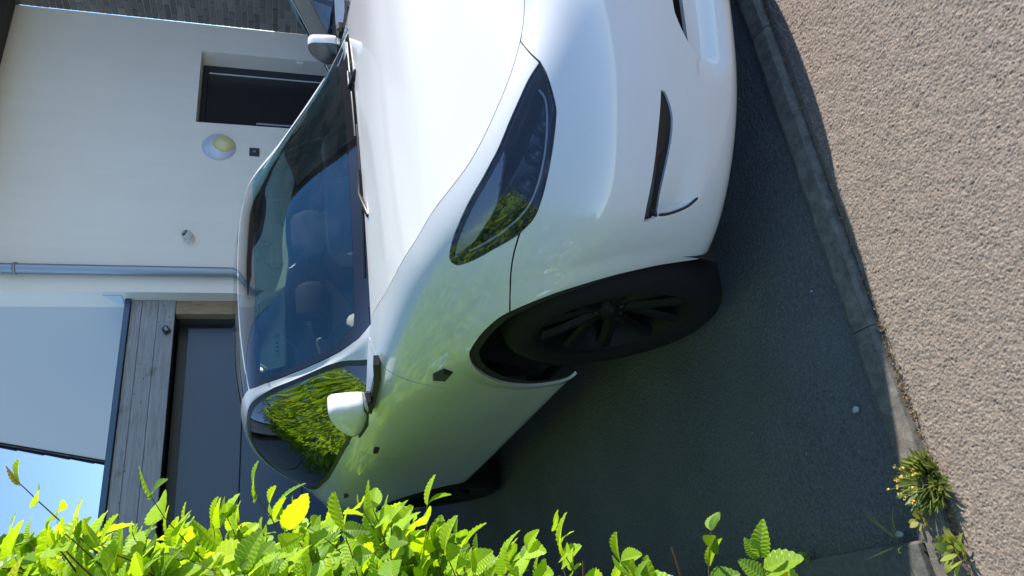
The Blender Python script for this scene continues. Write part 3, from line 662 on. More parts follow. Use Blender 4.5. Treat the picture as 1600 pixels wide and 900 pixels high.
    for sd,k in ((1,'R'),(-1,'L')):
        R['lens'+k]=panel_mesh('lens',hl,M['lens'],sd,0,-.0005)
        R['house'+k]=panel_mesh('housing',hs,M['lampdark'],sd,0,dep)
        R['lrim'+k]=panel_mesh('lens_rim',rim,M['gloss'],sd,0,-.0012)
        # silver strip inside, sky glare put into its colour; light guide along lower edge
        q=hs; sil=q.clip(np.minimum(sdf(q,head,evW)-.012,np.where(q.uv[:,0]>4.2,1,-1)*.2+0*q.uv[:,0]))
        vv=np.interp(sil.uv[:,0],[4.2,4.6,5.2,6.0,6.6],[7.15,6.85,6.55,6.62,6.85]); sil=sil.clip((sil.uv[:,1]-vv)*.1)
        R['refl'+k]=panel_mesh('reflector_glare',sil,M['lampsilver'],sd,.01,.010)
    R['_gaps']=(gF,gB,gR); R['_head']=head; R['_evW']=evW; R['_evG']=evG
    # arch flare liner edge: black lip ring just inside the wheel opening
    ring=src.clip(np.minimum(sdf(src,archF,evW)+.0015,.03-sdf(src,archF,evW)))
    ring=ring.clip(ring.P[:,2]-.32)
    R['archlipR']=panel_mesh('arch_trim',ring,M['liner'],1,0,.010); R['archlipL']=panel_mesh('arch_trim',ring,M['liner'],-1,0,.010)
    # ---- greenhouse
    U=sample_axis(green.n,lambda i:26 if i<5 else 16); V=sample_axis(green.m,lambda i:20)
    Gp=base_patch(green,U,V)
    ws=A([(-.3,-.5),(-.3,2.98),(.321,2.98),(.749,3.05),(1.41,3.02),(1.985,3.01),(2.491,3.0),(2.996,3.0),(3.885,2.97),(4.2,2.90),(4.22,2.5),(4.22,-.5)])
    clear=smooth_poly(A([(.46,-1.6),(.471,.762),(.523,1.863),(.66,2.45),(.80,2.72),(1.505,2.82),(2.43,2.845),(3.139,2.836),(3.55,2.80),(3.72,2.60),(3.62,2.2),(3.33,1.73),(3.14,.9),(3.09,-1.6)]),sharp=(0,4,9,13))
    win=smooth_poly(A([(.52,5.85),(1.385,4.95),(2.215,4.62),(2.912,4.62),(3.791,4.85),(4.851,4.83),(5.535,4.88),(6.299,5.05),(7.178,5.36),(7.727,5.876),(7.75,6.35),(7.2,6.62),(6.673,6.70),(5.805,6.83),(4.3,6.84),(2.898,6.83),(1.5,6.83),(.50,6.80)]),sharp=(0,17))
    roofg=A([(4.27,-.5),(4.27,2.5),(4.26,2.88),(5.0,2.84),(6.0,2.84),(8.0,2.84),(8.8,2.8),(8.9,2.4),(8.9,-.5)])
    rearg=smooth_poly(A([(9.05,-.5),(9.05,2.3),(9.2,2.75),(10.2,2.75),(10.85,2.6),(11.0,2.0),(11.0,-.5)]),sharp=(0,6))
    def gc(dd): return Gp.clip(dd)
    sw,sc,sn,sr,sg=[sdf(Gp,p,evG) for p in (ws,clear,win,roofg,rearg)]
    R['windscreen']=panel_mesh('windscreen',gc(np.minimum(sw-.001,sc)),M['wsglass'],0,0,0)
    R['frit']=panel_mesh('windscreen_border',gc(np.minimum(sw-.002,-sc)),M['frit'],0,.006,.0005)
    R['roof_glass']=panel_mesh('roof_glass',gc(sr-.002),M['roofglass'],0,.006,.001)
    R['rear_window']=panel_mesh('rear_window',gc(sg-.002),M['roofglass'],0,.006,.001)
    lower=np.where(Gp.uv[:,1]>6.3,-1,1)*.5
    sail=A([(.02,5.80),(.55,5.60),(1.0,5.9),(1.0,7.3),(.02,7.3)]); sl_=sdf(Gp,sail,evG)
    fr=gc(np.minimum.reduce([-sw-.002,-sr-.002,-sn-.026,-sg-.002,-sl_]))
    R['pillars']=panel_mesh('roof_frame',fr,M['paint'],0)
    ub=3.70+.10*(Gp.uv[:,1]-5); bp=np.abs(Gp.uv[:,0]-ub-.1)-.105
    tr=gc(np.minimum(-sn+.0,sn+.026+.0005)); gl=gc(np.minimum(sn,np.where(Gp.uv[:,0]>ub,bp,-1)*.25)); glf=gc(np.minimum(sn,np.where(Gp.uv[:,0]<ub+.1,bp,-1)*.25)); pil=gc(np.minimum(sn,.006-bp*.25))
    for sd,k in ((1,'R'),(-1,'L')):
        R['wtrim'+k]=panel_mesh('window_trim',tr,M['black'],sd,.004,.003)
        R['wglass'+k]=panel_mesh('side_window',gl,M['sideglass'],sd,0,.005); R['fglass'+k]=panel_mesh('front_side_window',glf,M['clearglass'],sd,0,.005); R['bpil'+k]=panel_mesh('b_pillar',pil,M['frit'],sd,0,.006)
        R['sail'+k]=panel_mesh('mirror_sail',gc(np.minimum(sl_+.001,-sn-.024)),M['black'],sd,0,.002)
    # bright seal line used by the second car
    bt=gc(np.minimum(-sn-.012,sn+.034))
    R['brightR']=panel_mesh('window_surround',bt,M['chrome'],1,.004,-.003); R['brightL']=panel_mesh('window_surround',bt,M['chrome'],-1,.004,-.003)
    # ---- bonnet
    Ug=np.linspace(0,10.2,400); gl_=wrap.grid(Ug,[8])[:,0]; o=np.argsort(gl_[:,0]); gx,gw,gz=gl_[o,0],gl_[o,1],gl_[o,2]
    cx=[-.6,-.47,-.2,0,.2,.4,.55,.65,.72,.752]; cc=[.014,.014,.018,.022,.026,.032,.034,.026,.012,0]
    nx,ns=150,60; tt=np.linspace(0,1,nx)**1.0; s_=np.linspace(0,1,ns)
    X0=.752-(.752+.335)*(1-np.cos(tt*np.pi/2))**.8
    X0=.7515-(.7515+.335)*tt**1.6
    XX,SS=np.meshgrid(X0,s_,indexing='ij'); XX=XX-.135*SS**2*np.clip((.45-XX)/.785,0,1)**2
    wg=np.interp(XX,gx,gw)-.003; zg=np.interp(XX,gx,gz); cr=np.interp(XX,cx,cc)
    wg=wg-.0025; W=wg*SS; Z=zg+cr*(1-SS**2)**1.15-.0005
    # soft power bulges either side of the middle
    P=np.stack([XX-.005,np.maximum(W,0),Z],-1).reshape(-1,3)
    i,j=np.meshgrid(np.arange(nx-1),np.arange(ns-1),indexing='ij'); a=(i*ns+j).ravel(); b=a+ns; c_=b+1; d_=a+1
    T=np.concatenate([np.stack([a,b,c_],1),np.stack([a,c_,d_],1)]); ar=np.cross(P[T[:,1]]-P[T[:,0]],P[T[:,2]]-P[T[:,0]]); T=T[np.linalg.norm(ar,axis=1)>1e-12]
    hp=Patch(np.zeros((len(P),2)),P,T)
    # orientation: upward normals for side=+1 (y=-w)
    XR=P*np.array([1,-1,1]); up=vnormals(XR,T)[len(P)//2][2]
    R['hood']=panel_mesh('hood',hp,M['paint'],0,.012,0,orient=1 if up>0 else -1)
    R['_hoodedge']=np.stack([gx,gw,gz],1)[::4]
    return R
# ================================================================ car assembly
def wheel_meshes():
    D={}
    # wheel axis along y, outer face towards -y, centre of tyre at y=0
    hw=.1275
    prof=[(.243,-.098),(.25,-.112),(.268,-.121),(.295,-.1255),(.318,-.122),(.336,-.110),(.346,-.096),(.3525,-.07),(.3555,-.035),(.356,0),(.3555,.035),(.3525,.07),(.346,.096),(.336,.11),(.30,.125),(.25,.112),(.243,.098)]
    mb=MB(); mb.lathe(prof,72); D['tyre']=mb.mesh('tyre',M['rubber'])
    for a in (-.062,-.021,.021,.062):
        pass
    mb=MB(); mb.lathe([(.205,.09),(.232,.09),(.232,-.06),(.240,-.085),(.2475,-.101),(.254,-.1035),(.252,-.108),(.246,-.1065),(.236,-.098),(.226,-.080),(.214,-.06),(.205,.0)],72); D['rim']=mb.mesh('rim',M['alloy'])
    mb=MB(); mb.lathe([(.0,-.02),(.165,-.02),(.165,.01),(.0,.01)],48); D['disc']=mb.mesh('brake_disc',M['disc'])
    # one twin spoke, repeated five times
    def spoke(sgn):
        V=[];F=[]
        rs=[.048,.085,.13,.175,.215,.238]; an=[.10,.17,.25,.30,.335,.35]; wd=[.030,.027,.026,.028,.032,.038]; yo=[-.058,-.066,-.076,-.086,-.094,-.097]
        for r,a,w,y in zip(rs,an,wd,yo):
            a=a*sgn
            for (dw,dy) in ((-w,.012),(-w*.55,0),(w*.35,-.001),(w,.016),(w*.8,.034),(-w*.8,.034)):
                t=a+dw/max(r,.05)*.8*(1 if sgn>0 else -1)
                V.append((r*math.sin(t),y+dy,r*math.cos(t)))
        n=6
        for i in range(len(rs)-1):
            for k in range(n): F.append((i*n+k,i*n+(k+1)%n,(i+1)*n+(k+1)%n,(i+1)*n+k))
        F+= [tuple(range(n)),tuple(range((len(rs)-1)*n,len(rs)*n))]
        return V,F
    mb=MB()
    for sgn in (1,-1): mb.add(*spoke(sgn))
    D['spoke']=mb.mesh('spoke',M['alloy'])
    mb=MB(); mb.lathe([(.0,-.072),(.026,-.072),(.030,-.068),(.031,-.058),(.056,-.056),(.062,-.048),(.062,-.0),(0,-.0)],36); D['hub']=mb.mesh('hub_cap',M['alloy'])
    mb=MB()
    for k in range(5):
        a=2*math.pi*(k+.5)/5; mb.lathe([(0,-.062),(.008,-.062),(.010,-.05)],8,o=(.044*math.sin(a),0,.044*math.cos(a)))
    D['nuts']=mb.mesh('wheel_nuts',M['disc'])
    return D
def assemble_car(R,WD,name,matrix,label,cat,paint=None,bright=False,detail=True):
    root=empty(name,mat=matrix); tag(root,label,cat)
    def part(pname,me,parent=None):
        o=obj(pname,me,parent or root)
        if paint is not None:
            for s in o.material_slots:
                if s.material==M['paint']: s.link='OBJECT'; s.material=paint
        return o
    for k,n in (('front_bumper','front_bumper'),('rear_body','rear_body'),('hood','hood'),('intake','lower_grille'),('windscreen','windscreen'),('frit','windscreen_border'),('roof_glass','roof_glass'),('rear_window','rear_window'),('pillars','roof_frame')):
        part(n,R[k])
    for s in 'RL':
        for k in ('fender','front_door','rear_door','sill'): part(k,R[k+s])
        part('fog_slot',R['slit'+s]); part('recess_dark_line',R['edgeline'+s]); part('arch_trim',R['archlip'+s])
        part('window_trim',R['wtrim'+s]); part('side_window',R['wglass'+s]); part('front_side_window',R['fglass'+s]); part('b_pillar',R['bpil'+s]); part('mirror_sail',R['sail'+s]); part('hood_seal',R['seal'+s]); [part('door_seal',R['dseal%d'%q+s]) for q in range(3)]
        if bright: part('window_surround',R['bright'+s])
        h=part('headlight',R['house'+s])
        for k,n in (('lens','lens'),('lrim','lens_rim'),('refl','reflector_glare')): part(n,R[k+s],h)
        if detail:
            part('projector',R['proj'+s],h); part('light_strip',R['drl'+s],h)
        for k,n in (('mirror','door_mirror'),):
            mm=part(n,R['mirror'+s]); part('mirror_base',R['mbase'+s],mm); part('mirror_glass',R['mglass'+s],mm)
        for n in ('handleF','handleR'): part('door_handle',R[n+s])
        c=part('side_camera',R['rep'+s])
    part('underbody',R['under']); [part('wheel_arch_liner',R['liner'+q]) for q in ('00','01','10','11')]; part('cowl_panel',R['cowl'])
    for k in ('wiper1','wiper2'): part('wiper',R[k])
    for k,n in (('dash','dashboard'),('trimstrip','dashboard_trim'),('floor','cabin_floor'),('console','centre_console')): part(n,R[k])
    sw=part('steering_wheel',R['swheel']); part('airbag_cover',R['sboss'],sw)
    sc=part('centre_screen',R['screen'])
    for y in (.38,-.38):
        s=part('front_seat',R['seat']); s.location=(0,y,0); h=part('headrest',R['seath'],s)
    part('rear_seat',R['bench'])
    for y in (.38,-.38):
        h=part('rear_headrest',R['seath']); h.location=(-.93,y,-.03)
    v=part('sun_visor',R['visor']); part('visor_label',R['vlabel'],v)
    part('interior_mirror',R['imirror'])
    for x,y in ((0,-.8225),(0,.8225),(-2.93,-.8225),(-2.93,.8225)):
        w=obj('wheel',WD['tyre'],root); w.location=(x,y,.356)
        if y>0: w.rotation_euler=(0,0,math.pi)
        w.rotation_euler.rotate_axis('Y',.35 if x==0 else 1.1)
        obj('rim',WD['rim'],w); obj('brake_disc',WD['disc'],w); obj('hub_cap',WD['hub'],w); obj('wheel_nuts',WD['nuts'],w)
        for k in range(5):
            s=obj('spoke',WD['spoke'],w); s.rotation_euler=(0,2*math.pi*k/5,0)
    return root
def add_car_details(R):
    evW=R['_evW']; head=R['_head']
    def on(uv,sd,depth):
        uv=np.asarray(uv,float); p=evW(uv); e=.02
        a=evW(uv+[e,0])-p; b=evW(uv+[0,e])-p; n=np.cross(a,b); n/=np.linalg.norm(n,axis=1)[:,None]
        q=(p-n*np.reshape(depth,(-1,1)))*np.array([1,-sd,1]); return q,n*np.array([1,-sd,1])
    for sd,k in ((1,'R'),(-1,'L')):
        mb=MB()
        for u,v,r in ((4.85,6.12,.021),(4.35,6.08,.020),(3.9,6.05,.017)):
            q,n=on([(u,v)],sd,.058); c=Vector(q[0]); ax=Vector((1,-.25*sd,0)).normalized()
            b1=ax.orthogonal().normalized(); b2=ax.cross(b1)
            V=[];F=[]; nn=20
            prof=[(r*1.15,0),(r*1.15,.035),(r,.037),(r*.95,.028),(r*.75,.040),(r*.4,.047),(0.0005,.049)]
            for rr,h in prof:
                for i in range(nn):
                    a=2*math.pi*i/nn; V.append(c+ax*h+(b1*math.cos(a)+b2*math.sin(a))*rr)
            for i in range(len(prof)-1):
                for j in range(nn): F.append((i*nn+j,i*nn+(j+1)%nn,(i+1)*nn+(j+1)%nn,(i+1)*nn+j))
            mb.add(V,F,True)
        R['proj'+k]=mb.mesh('projector',M['lampdark'])
        path=smooth_poly(np.array([(3.3,6.15),(3.45,5.82),(3.85,5.66),(4.4,5.64),(4.9,5.72),(5.3,5.9),(5.9,6.35),(6.3,6.62)]),False,5)
        q,_=on(path,sd,.022); mb=MB(); mb.tube([tuple(p) for p in q],0.0030,8); R['drl'+k]=mb.mesh('light_strip',M['lampstrip'])
        # door mirror: shell outline in (w,z), domed forward
        out=smooth_poly(np.array([(.878,1.078),(.876,1.15),(.884,1.196),(.91,1.205),(.955,1.192),(1.0,1.160),(1.032,1.122),(1.038,1.098),(1.020,1.078),(.96,1.060),(.91,1.058)]),True,4)
        out=np.stack([(out[:,0]-.876)/.162,out[:,1]],1); c=out.mean(0); V=[];F=[]; n=len(out)
        h0=np.array((-.695,.917)); e_=np.array((-.182,.066)); nv=np.array((.30,.80))
        if sd<0: h0=np.array((-.73,.838)); e_=np.array((-.19,.03)); nv=np.array((.09,.55))
        def mp3(a,z,dn_): q=h0+e_*a+nv*dn_; return (q[0],-sd*q[1],z)
        layers=[(1.0,-.055),(1.02,-.02),(1.0,.008),(.93,.028),(.78,.042),(.5,.052),(.2,.055)]
        for s_,dx in layers:
            for (w,z) in out: V.append(mp3(c[0]+(w-c[0])*s_,c[1]+(z-c[1])*s_,dx))
        for i in range(len(layers)-1):
            for j in range(n): F.append((i*n+j,i*n+(j+1)%n,(i+1)*n+(j+1)%n,(i+1)*n+j))
        F.append(tuple((len(layers)-1)*n+j for j in range(n)))
        mb=MB(); mb.add(V,F,True); R['mirror'+k]=mb.mesh('door_mirror',M['paint'])
        mb=MB(); mb.add([mp3(c[0]+(w-c[0])*.95,c[1]+(z-c[1])*.95,-.050) for w,z in out],[tuple(range(n))]); R['mglass'+k]=mb.mesh('mirror_glass',M['mirror'])
        # black foot and sail under the mirror
        mb=MB()
        pts=[(-.50,.838,1.040),(-.60,.868,1.030),(-.75,.893,1.032),(-.86,.905,1.038)]
        V=[];F=[]
        for (x,w,z) in pts:
            t=min(1,(-.45-x)/.3)
            V+= [(x,-sd*(w-.03),z+.012+.03*t*0),(x,-sd*(w+.004+.010*t),z+.016),(x,-sd*(w+.012*t+.004),z-.004),(x,-sd*(w-.03),z-.02)]
        for i in range(len(pts)-1):
            for j in range(4): F.append((i*4+j,i*4+(j+1)%4,(i+1)*4+(j+1)%4,(i+1)*4+j))
        F+= [(0,1,2,3),(12,13,14,15)]; mb.add(V,F)
        mb.box((-.78,min(-sd*.87,-sd*.925),1.040),(-.71,max(-sd*.87,-sd*.925),1.075),bev=.01)
        V=[mp3(a_,z_,d__) for d__ in (-.05,.035) for a_,z_ in ((-.02,1.080),(.25,1.058),(.60,1.056),(.95,1.080),(1.0,1.090),(.6,1.070),(.2,1.074))]
        F=[tuple(range(7)),tuple(range(13,6,-1))]+[(i,(i+1)%7,7+(i+1)%7,7+i) for i in range(7)]; mb.add(V,F)
        R['mbase'+k]=mb.mesh('mirror_base',M['black'])
        # flush door handles: dark pull recess and a painted blade
        for nm,u0,v0 in (('handleF',12.93,6.14),('handleR',14.96,6.27)):
            mb=MB(); L=[(u0-.0,v0)]
            x0,w0,z0=evW(np.array([[u0,v0]]))[0]
            V=[];F=[]; poly=[(-.055,-.012),(-.055,.008),(.0,.014),(.045,.016),(.055,.006),(.05,-.006),(.0,-.010)]
            mb.prism([(x0+a,z0+b-.05*a) for a,b in poly],'Y',-sd*(w0-.01),-sd*(w0+.004))
            R[nm+k]=mb.mesh('door_handle',M['black'])
        q,_=on(R['_outer'],sd,.003); mb=MB(); mb.tube([tuple(p) for p in q],[.0012]+[.0042]*(len(q)-2)+[.0012],6); R['edgeline'+k]=mb.mesh('recess_dark_line',M['black'])  # black tube added as the dark line on the recess's outer edge
        for gi,gp in enumerate(R['_gaps']):
            gp=gp[(gp[:,1]>.5)&(gp[:,1]<7.95)]; q,_=on(gp,sd,.0062); mb=MB(); mb.tube([tuple(p) for p in q],.0045,6); R['dseal%d'%gi+k]=mb.mesh('door_seal',M['liner'])
        he=R['_hoodedge']; mb=MB(); mb.tube([(x_-.002,-sd*max(w_-.0025,0),z_-.0075) for x_,w_,z_ in he],.0055,6); R['seal'+k]=mb.mesh('hood_seal',M['liner'])
        # side camera on the fender
        q,nn_=on([(9.25,5.76),(9.32,5.56),(9.66,5.56),(9.72,5.80),(9.5,5.88)],sd,-.0035); q2,_=on([(9.25,5.76),(9.32,5.56),(9.66,5.56),(9.72,5.80),(9.5,5.88)],sd,.012)
        q3,_=on([(9.30,5.74),(9.36,5.60),(9.58,5.60),(9.6,5.78),(9.5,5.83)],sd,-.013)
        V=list(map(tuple,q2))+list(map(tuple,q))+list(map(tuple,q3)); F=[]
        for l in range(2):
            for j in range(5): F.append((l*5+j,l*5+(j+1)%5,(l+1)*5+(j+1)%5,(l+1)*5+j))
        F.append(tuple(range(10,15))); mb=MB(); mb.add(V,F); R['rep'+k]=mb.mesh('side_camera',M['black'])
    # underbody tub and inner arches
    mb=MB(); mb.box((-3.6,-.70,.19),(.40,.70,.24)); mb.box((-2.3,-.82,.27),(-.62,.82,.40)); mb.box((-.5,-.60,.2),(.62,.60,.66)); mb.box((-3.7,-.6,.25),(-2.3,.6,.75))
    R['under']=mb.mesh('underbody',M['liner'])
    for cx_ in (-.06,-2.93):
        for sd in (1,-1):
            mb=MB(); V=[];F=[]; n=28
            for i in range(n+1):
                a=math.radians(-25+230*i/n); r=.455
                x=cx_+r*math.cos(a); z=.36+r*math.sin(a)
                V+= [(x,-sd*.885,z),(x,-sd*.58,z)]
            for i in range(n): F.append((2*i,2*i+1,2*i+3,2*i+2))
            # back wall
            k=len(V); V+= [(cx_,-sd*.58,.36)]; 
            for i in range(n): F.append((2*i+1,k,2*i+3))
            mb.add(V,F,True); R['liner%d%d'%(cx_<-1,sd>0)]=mb.mesh('wheel_arch_liner',M['liner'])
    mb=MB(); V=[];F=[]
    for i in range(25):
        s=-1+2*i/24; x=-.30-.145*s*s; w=.70*s
        V+= [(x+.03,w,1.036-.01*s*s),(x-.06,w,1.030),(x-.14,w,1.022)]
    for i in range(24):
        for j in range(2): F.append((i*3+j,i*3+j+1,(i+1)*3+j+1,(i+1)*3+j))
    mb.add(V,F,True); R['cowl']=mb.mesh('cowl_panel',M['black'])
    evG=R['_evG']
    def ong(uv,off):
        uv=np.asarray(uv,float); sg=np.sign(uv[:,1]); uv2=uv.copy(); uv2[:,1]=np.abs(uv[:,1]); p=evG(uv2); e=.02
        a=evG(uv2+[e,0])-p; b=evG(uv2+[0,e])-p; n=np.cross(b,a); n/=np.linalg.norm(n,axis=1)[:,None]
        q=p+n*off; q[:,1]*=-np.where(sg==0,1,sg); return q
    for k,path,arm in (('wiper1',[(.20,-2.4),(.215,-1.6),(.22,-.8),(.22,-.1)],(-.33,.30)),('wiper2',[(.17,-.3),(.18,.6),(.2,1.5),(.24,2.3)],(-.33,-.35))):
        pts=np.array(path); q=ong(pts,.016); mb=MB(); mb.tube([tuple(p) for p in q],.0065,6)
        q2=ong(pts[1:3],.026); mb.tube([tuple(q2[0]),tuple((q2[0]+q2[1])/2),(arm[0]+.02,arm[1],1.05)],[.006,.008,.012],6); R[k]=mb.mesh('wiper',M['black'])
    # ---- cabin
    mb=MB(); prof=[(-.46,.99),(-.56,1.015),(-.72,1.012),(-.86,.995),(-.92,.965),(-.93,.90),(-.88,.80),(-.80,.55),(-.5,.5),(-.42,.8)]
    V=[];F=[]; ys=np.linspace(-.72,.72,25); n=len(prof)
    for y in ys:
        for (x,z) in prof: V.append((x-.10*(y/.72)**2,y,z-.012*(y/.72)**2))
    for i in range(len(ys)-1):
        for j in range(n): F.append((i*n+j,i*n+(j+1)%n,(i+1)*n+(j+1)%n,(i+1)*n+j))
    mb.add(V,F,True); R['dash']=mb.mesh('dashboard',M['interior2'])
    mb=MB(); V=[];F=[]
    for y in ys: 
        x=-.932-.10*(y/.72)**2; V+= [(x,y,.945),(x-.012,y,.94),(x-.012,y,.905),(x,y,.90)]
    for i in range(len(ys)-1):
        for j in range(3): F.append((i*4+j,i*4+j+1,(i+1)*4+j+1,(i+1)*4+j))
    mb.add(V,F); R['trimstrip']=mb.mesh('dashboard_trim',M['cream'])
    mb=MB(); mb.box((-3.3,-.86,.38),(-.5,.86,.42)); 
    for y in (-.86,.84): mb.box((-2.9,y,.4),(-.75,y+.02,1.03))
    R['floor']=mb.mesh('cabin_floor',M['interior'])
    mb=MB(); mb.box((-1.9,-.13,.4),(-.85,.13,.68),bev=.03); R['console']=mb.mesh('centre_console',M['cream'])
    mb=MB(); V=[];F=[]
    Uh=np.linspace(4.3,9.0,16); Vh=np.linspace(-4.2,4.2,15); q=ong([(u,v if abs(v)>1e-6 else 1e-4) for u in Uh for v in Vh],-.05)
    for i in range(15):
        for j in range(14): F.append((i*15+j,i*15+j+1,(i+1)*15+j+1,(i+1)*15+j))
    mb.add([tuple(p) for p in q],F,True); R['lining']=mb.mesh('headlining',M['interior2'])
    # steering wheel
    cw=Vector((-1.07,.38,.985)); ax=Vector((-.90,0,.43)).normalized(); e1=Vector((0,1,0)); e2=ax.cross(e1)
    mb=MB(); pts=[cw+(e1*math.cos(a)*.182+e2*math.sin(a)*.175) for a in np.linspace(0,2*math.pi,40)]
    mb.tube([tuple(p) for p in pts],.0165,8,False)
    for a in (0,math.pi,-math.pi/2): mb.tube([tuple(cw),tuple(cw+(e1*math.cos(a)+e2*math.sin(a))*.175)],.012,6)
    R['swheel']=mb.mesh('steering_wheel',M['interior'])
    mb=MB(); mb.tube([tuple(cw-ax*.05),tuple(cw-ax*.02),tuple(cw+ax*.015),tuple(cw+ax*.03)],[.03,.07,.075,.055],20); R['sboss']=mb.mesh('airbag_cover',M['interior2'])
    Ms=Matrix.Translation((-.90,.0,1.045))@Matrix.Rotation(math.radians(-12),4,'Y')
    mb=MB(); mb.box((-.009,-.19,-.115),(.009,.19,.115),Ms,bev=.007); mb.box((.009,-.05,-.06),(.06,.05,.0),Ms); R['screen']=mb.mesh('centre_screen',M['screen'])
    # seats
    def loft(rings,closed=True):
        V=[];F=[]; n=len(rings[0])
        for r in rings: V+=r
        for i in range(len(rings)-1):
            for j in range(n): F.append((i*n+j,i*n+(j+1)%n,(i+1)*n+(j+1)%n,(i+1)*n+j))
        F+= [tuple(range(n)),tuple(range((len(rings)-1)*n,len(rings)*n))]; return V,F
    def rr(cx_,cz,hx,hz,y):
        return [(cx_+hx*c1,y,cz+hz*s1) for c1,s1 in [(math.copysign(abs(math.cos(a))**.6,math.cos(a)),math.copysign(abs(math.sin(a))**.6,math.sin(a))) for a in np.linspace(0,2*math.pi,16,endpoint=False)]]
    def plank(cx_,cz,t,hw,y): return [(cx_+t*math.copysign(abs(math.cos(a))**.5,math.cos(a)),y+hw*math.copysign(abs(math.sin(a))**.4,math.sin(a)),cz) for a in np.linspace(0,2*math.pi,20,endpoint=False)]
    mb=MB(); mb.add(*loft([plank(-1.55,.45,.06,.2,0),plank(-1.56,.60,.085,.25,0),plank(-1.60,.75,.085,.255,0),plank(-1.66,.90,.075,.25,0),plank(-1.72,1.02,.065,.225,0),plank(-1.755,1.09,.055,.17,0),plank(-1.765,1.115,.03,.12,0)]),True)
    mb.add(*loft([rr(-1.32,.52,.27,.08,-.25),rr(-1.32,.54,.28,.085,-.1),rr(-1.32,.54,.28,.085,.1),rr(-1.32,.52,.27,.08,.25)]),True); R['seat']=mb.mesh('front_seat',M['seat'])
    mb=MB(); mb.add(*loft([plank(-1.765,1.10,.035,.10,0),plank(-1.77,1.15,.05,.13,0),plank(-1.775,1.22,.05,.135,0),plank(-1.78,1.28,.035,.11,0),plank(-1.78,1.295,.015,.08,0)]),True); R['seath']=mb.mesh('headrest',M['seat'])
    mb=MB(); mb.box((-2.75,-.66,.42),(-2.2,.66,.62),bev=.05); mb.add(*loft([plank(-2.62,.5,.08,.64,0),plank(-2.66,.75,.09,.65,0),plank(-2.72,.98,.08,.63,0),plank(-2.74,1.06,.05,.58,0)]),True); R['bench']=mb.mesh('rear_seat',M['interior'])
    # passenger sun visor folded down, with its pictogram label
    Mv=Matrix.Translation((-1.385,-.335,1.415))@Matrix.Rotation(math.radians(-33),4,'Y')
    mb=MB(); mb.box((-.008,-.20,-.085),(.008,.20,.05),Mv,bev=.007); R['visor']=mb.mesh('sun_visor',M['cream'])
    m,t,b=material('visor_label'); tc=N(t,'TexCoord'); 
    b.inputs['Base Color'].default_value=(.75,.76,.72,1)
    mb=MB(); mb.box((.0085,-.155,-.062),(.0095,-.035,-.032),Mv); R['vlabel']=mb.mesh('visor_label',m)
    mk=plain('label_print',(.05,.05,.06),.5); mb=MB()
    ring=[(-.050-.011*math.cos(a),-.047+.011*math.sin(a)) for a in np.linspace(0,2*math.pi,21)]
    mb.tube([tuple(Mv@Vector((.0102,y,z))) for y,z in ring],.0012,5,False); mb.tube([tuple(Mv@Vector((.0102,-.050-.0075,-.047-.0075))),tuple(Mv@Vector((.0102,-.050+.0075,-.047+.0075)))],.0012,5)
    for y in (-.085,-.105,-.125): mb.box((.0095,y-.005,-.053),(.0105,y+.005,-.049),Mv); mb.box((.0095,y-.002,-.049),(.0105,y+.002,-.040),Mv)
    R['vprint']=mb.mesh('visor_label_print',mk)
    mb=MB(); mb.box((-.02,-.11,-.03),(.02,.11,.03),Matrix.Translation((-1.20,0,1.37)),bev=.012); mb.tube([(-1.20,0,1.39),(-1.17,0,1.45)],.012,8); R['imirror']=mb.mesh('interior_mirror',M['interior'])
R=make_car_meshes(); add_car_details(R); WD=wheel_meshes()
car=assemble_car(R,WD,'white_car',Matrix.Identity(4),'white electric hatchback parked nose out beside the leafy hedge','car')
vl=[o for o in car.children if o.name.startswith('sun_visor')][0]; obj('visor_label_print',R['vprint'],vl)
# second car, parked nose-in on the far side of the white one
CAR2=True
M2=Matrix.Translation((-3.28,2.86,-.02))@Matrix.Rotation(math.pi,4,'Z')@Matrix.Diagonal((.97,.96,.905,1))
car2=assemble_car(R,WD,'silver_car',M2,'silver blue car parked nose in before the brick wall, behind the white car','car',paint=M['paint2'],bright=True,detail=False)

for o in car2.children:
    if o.name.startswith('door_mirror'):
        sgn=1 if sum(v.co.y for v in o.data.vertices)>0 else -1; c=Vector((-.80,sgn*.89,1.12))
        o.matrix_local=Matrix.Translation((-.02,0,-.06))@Matrix.Translation(c)@Matrix.Diagonal((.8,.9,.62,1))@Matrix.Translation(-c)
